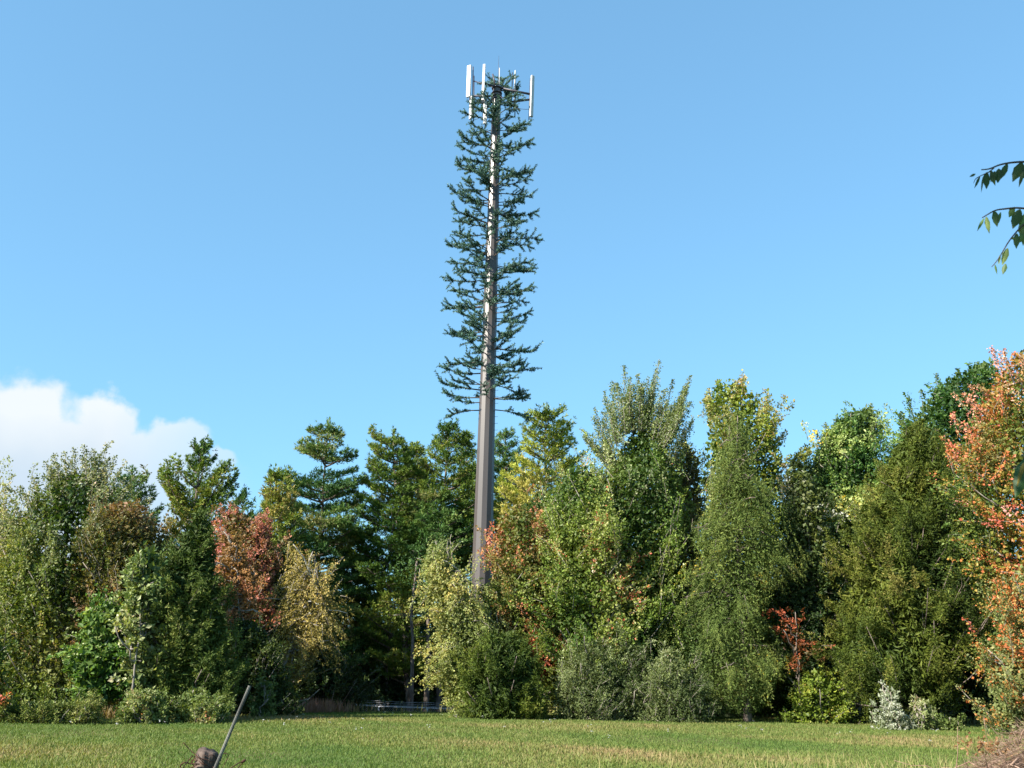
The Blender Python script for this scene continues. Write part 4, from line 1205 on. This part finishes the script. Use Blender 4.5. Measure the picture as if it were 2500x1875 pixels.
mounts = []
mounts.append(antenna(1146, 160, 1143.5, 237, -.55, .30, .13, -28))
mounts.append(antenna(1150.5, 236, 1149, 290, .35, .30, .13, -60))
mounts.append(antenna(1182.5, 157, 1178.5, 245, -.95, .17, .12, -10))
mounts.append(antenna(1185, 236, 1184, 303, -.70, .24, .12, -6))
mounts.append(antenna(1258.5, 174, 1255, 266, .7, .30, .07, 82))
mounts.append(antenna(1300.5, 185, 1297, 285, -.25, .24, .14, 40))
arms = []


def parm(u0, v0, d0, u1, v1, d1, r_=.05):
    arms.append((np.stack([ray(u0, v0, TD + d0), ray(u1, v1, TD + d1)]), r_))


parm(1215, 212, 0, 1184, 205, -.8, .07)
parm(1222, 215, 0, 1295, 230, -.1, .075)
parm(1224, 252, 0, 1294, 243, -.1, .07)
parm(1205, 235, 0, 1158, 234, -.4, .07)
parm(1203, 252, 0, 1188, 237, -.6, .045)
parm(1206, 260, 0, 1190, 262, -.55, .05)
parm(1157, 198, -.35, 1184, 206, -.8, .04)
parm(1157, 234, -.4, 1184, 236, -.8, .04)
parm(1256, 222, .6, 1296, 230, -.1, .04)
parm(1256, 247, .6, 1296, 243, -.1, .04)
parm(1155, 163, -.30, 1154, 285, -.1, .04)
parm(1157.5, 185, -.1, 1157, 284, .1, .03)
parm(1258.5, 205, .75, 1257, 286, .75, .035)
parm(1203, 181, -.1, 1210, 212, 0, .06)
tubes('mounting_frame', arms, M_dark, tower, TO, 8)
tubes('lightning_rod', [(np.stack([ray(1216, 213, TD), ray(1217, 165, TD), ray(1218, 136, TD)]), np.array([.02, .014, .008]))], M_dark, tower, TO, 6)
tubes('whip_antenna', [(np.stack([ray(1219, 212, TD), ray(1219.5, 166, TD)]), .03)], M_white, tower, TO, 6)
rings = []
for v in (216, 228, 236, 243):
    z = vz(v)
    a = np.linspace(0, 2 * np.pi, 15)
    rings.append((np.stack([tcen(z) + (trad(z) + .04) * np.cos(a), TD + (trad(z) + .04) * np.sin(a), np.full(15, z)], 1), .05))
tubes('collar', rings, M_dark, tower, TO, 6)
cabs = []
r3 = np.random.default_rng(5)
for pc in mounts:
    z1 = vz(240)
    tgt = np.array([tcen(z1) + trad(z1) * .8, TD - .3, z1])
    tt = np.linspace(0, 1, 8)[:, None]
    st_ = pc - np.array([0, 0, .9])
    c = st_ * (1 - tt) + tgt * tt
    c[:, 2] -= np.sin(tt[:, 0] * 3.14) * .35
    cabs.append((c, .016))
tubes('cable', cabs, M_dark, tower, TO, 5)

# ------------------------------------------------------------------ chain link fence with barbed wire
FD = 60.0
fpts = [(812, 1717.5, 60.0), (925, 1724.5, 59.5), (1043, 1728.5, 59.0), (1160, 1733, 58.5)]
tops = [ray(u, v, dd) for u, v, dd in fpts]
f0 = tops[0]
fence = thing('chain_link_fence', 'low grey chain-link fence with barbed wire on top in the dark gap between the trees', 'fence', (f0[0], f0[1], float(gz(f0[0:1], f0[1:2])[0])))
FO = np.array([f0[0], f0[1], float(gz(f0[0:1], f0[1:2])[0])])
for k_, p in enumerate(tops):
    zb = float(gz(p[0:1], p[1:2])[0])
    r_ = .045 if k_ == 0 else .035
    zt_ = p[2] + (.38 if k_ == 0 else .03)
    if k_ == 0:
        tubes('post', [(np.array([[p[0] - .1, p[1], zb - .1], [p[0] - .1, p[1], zt_]]), .055)], M_galv, fence, FO, 8)
        tubes('post', [(np.array([[p[0] + .15, p[1], zb - .1], [p[0] + .15, p[1], zt_ - .08]]), .03)], M_galv, fence, FO, 8)
    else:
        tubes('post', [(np.array([[p[0], p[1], zb - .1], [p[0], p[1], zt_]]), .045)], M_galv, fence, FO, 8)
    tubes('barb_arm', [(np.array([[p[0], p[1], p[2]], [p[0] + .02, p[1] + .02, p[2] + .30]]), .02)], M_dark, fence, FO, 6)
tubes('top_rail', [(np.stack(tops), .038)], M_galv, fence, FO, 8)
bw = []
for hz_ in (.10, .20, .30):
    pts_ = []
    for k_ in range(len(tops) - 1):
        for s in np.linspace(0, 1, 6)[:-1]:
            p = tops[k_] * (1 - s) + tops[k_ + 1] * s
            pts_.append(p + np.array([0, 0, hz_ - .03 * math.sin(s * 3.14)]))
    pts_.append(tops[-1] + [0, 0, hz_])
    bw.append((np.stack(pts_), .009))
tubes('barbed_wire', bw, M_galv, fence, FO, 4)
wire = []
for k_ in range(len(tops) - 1):
    a, b = tops[k_], tops[k_ + 1]
    hgt = 1.85
    wd = np.linalg.norm((b - a)[:2])
    stp = .13
    for s in np.arange(-hgt, wd, stp):
        for dr in (1, -1):
            # diagonal lines clipped to the panel
            t0, t1 = max(s, 0), min(s + hgt, wd)
            if t1 <= t0:
                continue
            h0, h1 = t0 - s, t1 - s
            if dr < 0:
                h0, h1 = hgt - h0, hgt - h1
            p0 = a + (b - a) * t0 / wd; p1 = a + (b - a) * t1 / wd
            wire.append((np.stack([p0 - [0, 0, hgt - h0], p1 - [0, 0, hgt - h1]]), .0055))
tubes('wire_mesh', wire, M_galv, fence, FO, 3, smooth=False)

# ------------------------------------------------------------------ foreground fence post, bar and wires
Z6 = 2212 / 300.0


def zo(x, y, d):
    return ray(400 + x / Z6, 1650 + y / Z6, d)


PD = 8.0
pr = np.random.default_rng(4)
pc_ = zo(760, 1500, PD)
ptop = zo(760, 1295, PD)[2]
zg = float(gz(np.array([pc_[0]]), np.array([PD]))[0])
post = thing('fence_post', 'weathered split wooden fence post wrapped in rusty wire at the bottom left', 'fence post', (pc_[0], PD, zg))
PO = np.array([pc_[0], PD, zg])
na = 36
nzl = 46
V, Lp, Sz = [], [], []
for i in range(nzl):
    z = zg - .1 + (ptop - zg + .1) * i / (nzl - 1)
    tz = max(0, (z - (ptop - .07)) / .07)
    for k_ in range(na):
        a = 2 * math.pi * k_ / na
        rr0 = .082 * (1 + .10 * math.sin(3 * a + 1) + .05 * math.sin(7 * a) + .035 * math.sin(13 * a + 2 * z) + .012 * pr.normal())
        rr0 *= 1 - .16 * tz ** 2.2
        rr0 *= 1 + .10 * max(0, (ptop - .12 - z) / .3) if z > ptop - .5 else 1.12
        zt_ = z - (.035 * tz * (.5 + math.sin(a + 2.2) * .5 + .12 * math.sin(5 * a)) if tz > 0 else 0)
        V.append([pc_[0] + rr0 * math.cos(a), PD + rr0 * math.sin(a), zt_])
for i in range(nzl - 1):
    for k_ in range(na):
        k2 = (k_ + 1) % na
        Lp += [i * na + k_, i * na + k2, (i + 1) * na + k2, (i + 1) * na + k_]; Sz.append(4)
V.append([pc_[0], PD, ptop - .02])
ct = len(V) - 1
for k_ in range(na):
    Lp += [(nzl - 1) * na + k_, (nzl - 1) * na + (k_ + 1) % na, ct]; Sz.append(3)
me = mesh_from('wood', np.array(V) - PO, Lp, Sz, smooth=True)
me.materials.append(M_old)
link(bpy.data.objects.new('wood', me), post)
# rusty strands wound round the post
wr = []
for k_ in range(11):
    zc = ptop - .075 - .022 * k_ - pr.random() * .02
    a = np.linspace(pr.random() * 6, pr.random() * 6 + 6.0, 26)
    rr0 = .099 + .012 * np.sin(a * 5 + k_) + .006 * pr.normal(size=26)
    wr.append((np.stack([pc_[0] + rr0 * np.cos(a), PD + rr0 * np.sin(a), zc + .03 * np.sin(a * 1.5 + k_) + .01 * pr.normal(size=26)], 1), .0028))
tubes('rusty_wire', wr, M_rust, post, PO, 5)


def smooth_line(pts_, n=24):
    p = np.array(pts_, float)
    t0 = np.linspace(0, 1, len(p)); t1 = np.linspace(0, 1, n)
    q_ = np.stack([np.interp(t1, t0, p[:, i]) for i in range(3)], 1)
    for _ in range(3):
        q_[1:-1] = (q_[:-2] + 2 * q_[1:-1] + q_[2:]) / 4
    return q_


G_w = 'loose wires around the old fence post'
ws = [('long straight rusty wire sticking up left from the old post', [(355, 1205), (450, 1310), (590, 1440), (700, 1545), (760, 1620)], 7.86, .0035),
      ('looped rusty wire left of the old post', [(520, 1440), (430, 1545), (350, 1640), (330, 1700), (420, 1690), (600, 1600)], 7.84, .004),
      ('curled rusty wire arching at the far left of the old post', [(640, 1590), (470, 1580), (380, 1555), (310, 1590), (295, 1640), (330, 1720), (560, 1720)], 7.88, .005),
      ('thin brown wire hooked right of the leaning metal bar', [(1000, 1430), (1070, 1395), (1150, 1395), (1165, 1450), (1100, 1580), (1060, 1660), (1000, 1720), (880, 1640)], 7.92, .003),
      ('dark wire loop with a knot at its tip right of the bar', [(1000, 1760), (1220, 1655), (1320, 1580), (1435, 1530), (1400, 1590), (1330, 1665), (1250, 1760), (1000, 1790), (880, 1720)], 7.9, .0042)]
for k_, (lb, pts_, dd, r_) in enumerate(ws):
    c = smooth_line([zo(x, y, dd + .02 * math.sin(i * 2)) for i, (x, y) in enumerate(pts_)], 30)
    lines = [(c, r_)]
    if k_ == 4:
        m_ = zo(1435, 1535, dd)
        lines += [(np.stack([m_ + [-.018, 0, -.01], m_, m_ + [.016, 0, .010]]), np.array([.006, .012, .006]))]
    o = tubes('wire', lines, M_rust, None, (0, 0, 0), 6)
    tag(o, lb, 'wire', G_w)

# leaning galvanised angle bar
b0, b1 = zo(905, 1665, 7.86), zo(1535, 175, 7.95)
dv = unit(b1 - b0)
tb = (zg - .05 - b0[2]) / dv[2]
bb = b0 + dv * tb
c = (bb + b1) / 2
hl = np.linalg.norm(b1 - bb) / 2
bar = thing('metal_stake', 'grey galvanised angle-iron stake leaning right behind the old fence post', 'metal stake', tuple(bb))
ya = np.array([-.50, -.86, 0]); ya = unit(ya - dv * (ya @ dv)); xa = np.cross(dv, ya); xa = xa if xa[0] > 0 else -xa
flA = boxes('flange', [(c - xa * .003, [xa, ya, dv], [.0050, .0018, hl])], M_stake, bar, bb, bevel=.0008)
flB = boxes('flange', [(c + xa * .0044 - ya * .0115, [xa, ya, dv], [.0018, .0095, hl])], M_stake, bar, bb, bevel=.0008)
kn = zo(1030, 1470, 7.93)
tubes('bolt', [(np.stack([kn - np.array([.02, 0, 0]), kn + np.array([.006, 0, 0])]), .007)], M_dark, bar, bb, 6)

# ------------------------------------------------------------------ brush pile
rng = np.random.default_rng(321)
BX, BY, BH = 8.7, 14.3, 1.42
brush = thing('brush_pile', 'heap of cut brown brushwood and dead twigs at the bottom right corner', 'brush pile', (BX, BY, 0))
BO = np.array([BX, BY, 0.])
rx_, ry_ = 2.9, 2.2
bn = Noise(2.4, 8)
th = np.linspace(0, 2 * np.pi, 49)[:-1]; rh = np.linspace(0, 1, 18)
V, Lp, Sz = [], [], []
for i, r_ in enumerate(rh):
    for a in th:
        P_ = np.array([[math.cos(a) * r_ * rx_, math.sin(a) * r_ * ry_, 0.]])
        V.append([P_[0, 0], P_[0, 1], (BH * .86 * (1 - r_ ** 1.7) + .10 * (1 - r_) * bn(P_)[0]) - (.06 if r_ == 1 else 0)])
for i in range(17):
    for k_ in range(48):
        k2 = (k_ + 1) % 48
        Lp += [i * 48 + k_, i * 48 + k2, (i + 1) * 48 + k2, (i + 1) * 48 + k_][::-1]; Sz.append(4)
me = mesh_from('core', np.array(V), Lp, Sz, smooth=True); me.materials.append(M_soil)
link(bpy.data.objects.new('core', me), brush)
N = 30000
a = rng.random(N) * 6.283; r_ = np.sqrt(rng.random(N)) * 1.06
P = np.stack([np.cos(a) * r_ * rx_, np.sin(a) * r_ * ry_, 0 * a], 1)
P[:, 2] = np.maximum(BH * .9 * (1 - np.minimum(r_, 1) ** 1.7) + .12 * bn(P), 0) + rng.random(N) ** 1.5 * .20
A = unit(rng.normal(size=(N, 3)) * [1, 1, .55] + np.array([0, 0, .15]))
o = cards('twigs', P + BO, A, rnd(N), rng.uniform(.06, .30, N), .008, pick([(0, (.10, .06, .045)), (.5, (.24, .155, .115)), (.9, (.36, .26, .20)), (1, (.42, .24, .10))], rng.random(N)), M_grass, brush, BO, fold=.3)
lines = []
for k_ in range(150):
    a = rng.random() * 6.283; r_ = math.sqrt(rng.random())
    p0 = np.array([math.cos(a) * r_ * rx_, math.sin(a) * r_ * ry_, 0])
    p0[2] = BH * .9 * (1 - r_ ** 1.7) + rng.random() * .12
    dv_ = unit(rng.normal(size=3) * [1, 1, .3] + [0, 0, .08])
    l_ = rng.uniform(.3, 1.0)
    c = p0 + dv_ * l_ * np.linspace(0, 1, 5)[:, None] + rng.normal(size=(5, 3)) * .03
    c[:, 2] = np.maximum(c[:, 2], .01)
    lines.append((c + BO, np.linspace(rng.uniform(.006, .02), .003, 5)))
tubes('sticks', lines, M_twig, brush, BO, 5)
# sprig of orange dead leaves on the pile
n_ = 130
cl = rayD(2120, 1612, 13.3)
P = cl + rng.normal(size=(n_, 3)) * [.14, .12, .05]
cards('dead_leaves', P, rnd(n_), rnd(n_), .06, .035, pick([(0, (.16, .07, .03)), (1, (.30, .17, .08))], rng.random(n_)), M_leaf, brush, BO)
# thin red-brown stems left of the pile
lines = []
for k_ in range(26):
    b_ = rayD(2060 + rng.normal() * 18, 1640, 14)
    b_[2] = 0
    e_ = b_ + np.array([rng.normal() * .22 - .12, rng.normal() * .15, rng.uniform(.35, .85)])
    m_ = (b_ + e_) / 2 + rng.normal(size=3) * .04
    lines.append((smooth_line([b_, m_, e_], 7), np.linspace(.005, .002, 7)))
o = tubes('dead_stems', lines, M_rust, None, (0, 0, 0), 4)
tag(o, 'thin reddish dead weed stems left of the brush pile', 'weed', kind='stuff')

# ------------------------------------------------------------------ overhanging cherry tree at the right
Z5 = 948 / 200.0
OD = 4.2


def z5(x, y, dd=OD):
    return ray(2300 + x / Z5, 350 + y / Z5, dd)


ot = thing('cherry_tree', 'overhanging leafy twigs reaching in from the right edge against the sky', 'tree', (3.9, 3.6, 0))
OO = np.array([3.9, 3.6, 0])
up_tw = [(455, 305), (550, 300), (650, 250), (770, 225), (948, 208), (1300, 230), (1700, 420), (2100, 700)]
up_tw2 = [(365, 460), (385, 410), (440, 378), (540, 335), (600, 285)]
mid_tw = [(465, 860), (540, 815), (620, 768), (700, 762), (850, 742), (948, 752), (1300, 800), (1800, 900), (2200, 1000)]
low_tw = [(575, 1430), (660, 1330), (720, 1220), (780, 1120), (880, 1000), (948, 930), (1100, 840), (1400, 830)]
bot_tw = [(1010, 3560), (1200, 3500), (1600, 3400), (2200, 3200)]
lines = []
for tw, r_ in ((up_tw, .0045), (up_tw2, .002), (mid_tw, .004), (low_tw, .003), (bot_tw, .004)):
    c = smooth_line([z5(x, y) for x, y in tw], 26)
    lines.append((c, np.linspace(r_ * .6, r_ * 1.6, 26)))
tkp = np.array([[3.9, 3.6, -.1], [3.85, 3.7, 1.5], [3.8, 3.9, 3.2], [3.6, 4.0, 4.6], [3.3, 3.6, 6.0], [2.8, 3.0, 7.0]])
lines.append((smooth_line(tkp, 18), np.linspace(.13, .05, 18)))
for tw in (up_tw, mid_tw, bot_tw):
    e_ = z5(*tw[-1])
    k_ = int(np.argmin(np.abs(tkp[:, 2] - e_[2])))
    lines.append((smooth_line([e_, (e_ + tkp[k_]) / 2 + [0, 0, .1], tkp[k_]], 8), np.linspace(.007, .02, 8)))
lines.append((smooth_line([[3.3, 3.6, 6.0], [1.7, 2.9, 6.4], list(z5(700, 330) + SUNV * 3.6)], 10), np.linspace(.05, .012, 10)))  # this and the next limb carry unseen clumps added for shade
lines.append((smooth_line([[3.8, 3.9, 3.2], [2.6, 2.9, 4.0], list(z5(1000, 3800) + SUNV * 3.4)], 10), np.linspace(.03, .008, 10)))
tubes('trunk', lines, M_stem, ot, OO, 6)


def leaf_shape(base, tip, w_, yaw, col, bend=.12):
    """toothed oval leaf as a small grid"""
    base, tip = np.array(base), np.array(tip)
    ax = tip - base
    l_ = np.linalg.norm(ax); ax = ax / l_
    vw = unit(base * [1, 1, 1] - np.array([0, 0, CAMZ]))
    sd_ = unit(np.cross(ax, vw)); nn = np.cross(sd_, ax)
    sd_ = sd_ * math.cos(yaw) + nn * math.sin(yaw); nn = np.cross(sd_, ax)
    ts = np.array([0, .08, .2, .35, .5, .65, .8, .92, 1.0])
    prof = np.array([.04, .45, .8, 1, .96, .78, .48, .2, .01]) * w_ / 2
    prof[1:-1] *= 1 + .06 * np.array([1, -1, 1, -1, 1, -1, 1])
    V_, L_, S_ = [], [], []
    for t_, p_ in zip(ts, prof):
        cpt = base + ax * l_ * t_ + nn * bend * l_ * t_ * t_
        for s in (-1, -.5, 0, .5, 1):
            V_.append(cpt + sd_ * p_ * s + nn * abs(s) * p_ * .35)
    for i in range(len(ts) - 1):
        for j in range(4):
            L_ += [i * 5 + j, i * 5 + j + 1, (i + 1) * 5 + j + 1, (i + 1) * 5 + j]; S_.append(4)
    return np.array(V_), np.array(L_), S_, np.tile(col, (len(V_), 1))


upl = [((520, 330), (525, 520), 90), ((560, 310), (605, 485), 62), ((655, 290), (640, 450), 95), ((610, 320), (560, 440), 70), ((760, 235), (690, 405), 75), ((930, 215), (825, 430), 115),
       ((948, 300), (885, 495), 45), ((388, 352), (320, 386), 30), ((440, 380), (385, 515), 34), ((475, 380), (447, 560), 22), ((960, 240), (985, 430), 110), ((1080, 230), (1060, 450), 110),
       ((1200, 240), (1240, 440), 110), ((700, 300), (670, 400), 60)]
mdl = [((485, 865), (405, 1005), 36), ((510, 845), (550, 1035), 58), ((600, 780), (630, 962), 84), ((680, 795), (640, 950), 42), ((840, 735), (785, 852), 80), ((905, 760), (825, 975), 120),
       ((960, 800), (930, 1165), 120), ((900, 940), (960, 1100), 80), ((865, 1040), (865, 1212), 74), ((1000, 1000), (890, 1150), 90), ((760, 1210), (700, 1400), 74), ((735, 1390), (700, 1512), 58),
       ((612, 1400), (642, 1512), 26), ((670, 1290), (655, 1400), 28), ((1100, 800), (1080, 1020), 120), ((1250, 820), (1290, 1020), 120), ((800, 1090), (840, 1110), 30)]
btl = [((1010, 3640), (880, 3960), 90), ((1010, 3620), (850, 4080), 190), ((1100, 3560), (1080, 4020), 180)]
VV, LL2, SS2, CC2 = [], [], [], []
off = 0
r5 = np.random.default_rng(12)
for lst, cols_ in ((upl, [(.035, .07, .02), (.05, .085, .025)]), (mdl, [(.10, .17, .05), (.17, .22, .07), (.05, .09, .03)]), (btl, [(.16, .12, .012), (.030, .07, .02), (.03, .06, .02)])):  # upper and bottom leaves coloured darker as if in shade
    for k_, (b_, t_, w_) in enumerate(lst):
        c_ = np.array(cols_[k_ % len(cols_)]) * r5.uniform(.85, 1.15)
        v_, l_, s2_, cc = leaf_shape(z5(*b_), z5(*t_), w_ / Z5 / F * OD * 1.05, r5.uniform(-.5, .5), c_)
        VV.append(v_); LL2.append(l_ + off); SS2 += s2_; CC2.append(cc); off += len(v_)
me = mesh_from('leaves', np.concatenate(VV) - OO, np.concatenate(LL2), SS2, np.concatenate(CC2), smooth=True)
me.materials.append(M_leaf)
link(bpy.data.objects.new('leaves', me), ot)
# unseen leaf clumps added sunward to shade the twigs, and the crown's rest
n_ = 3400
shade1 = z5(700, 330) + SUNV * 3.6; shade2 = z5(1000, 3800) + SUNV * 3.4; shade3 = z5(950, 350) + SUNV * 4.2
cen = np.array([shade1, shade1, shade2, shade2, shade3, [1.6, 3.0, 7.0], [3.4, 3.2, 6.8], [4.4, 3.8, 5.4], [4.6, 3.4, 3.9]])
P = cen[rng.integers(0, len(cen), n_)] + rng.normal(size=(n_, 3)) * [.30, .28, .20]
keep = ((P[:, 2] - CAMZ) > P[:, 1] * .86) | (P[:, 0] > P[:, 1] * .66) | (P[:, 1] < .1)
P = P[keep]; n_ = len(P)
cards('crown', P, unit(rng.normal(size=(n_, 3)) + [0, 0, -.6]), rnd(n_), .085, .045, pick([(0, (.05, .09, .03)), (1, (.13, .18, .06))], rng.random(n_)), M_leaf, ot, OO)

print('objects', len(bpy.data.objects), 'faces', sum(len(m.polygons) for m in bpy.data.meshes))
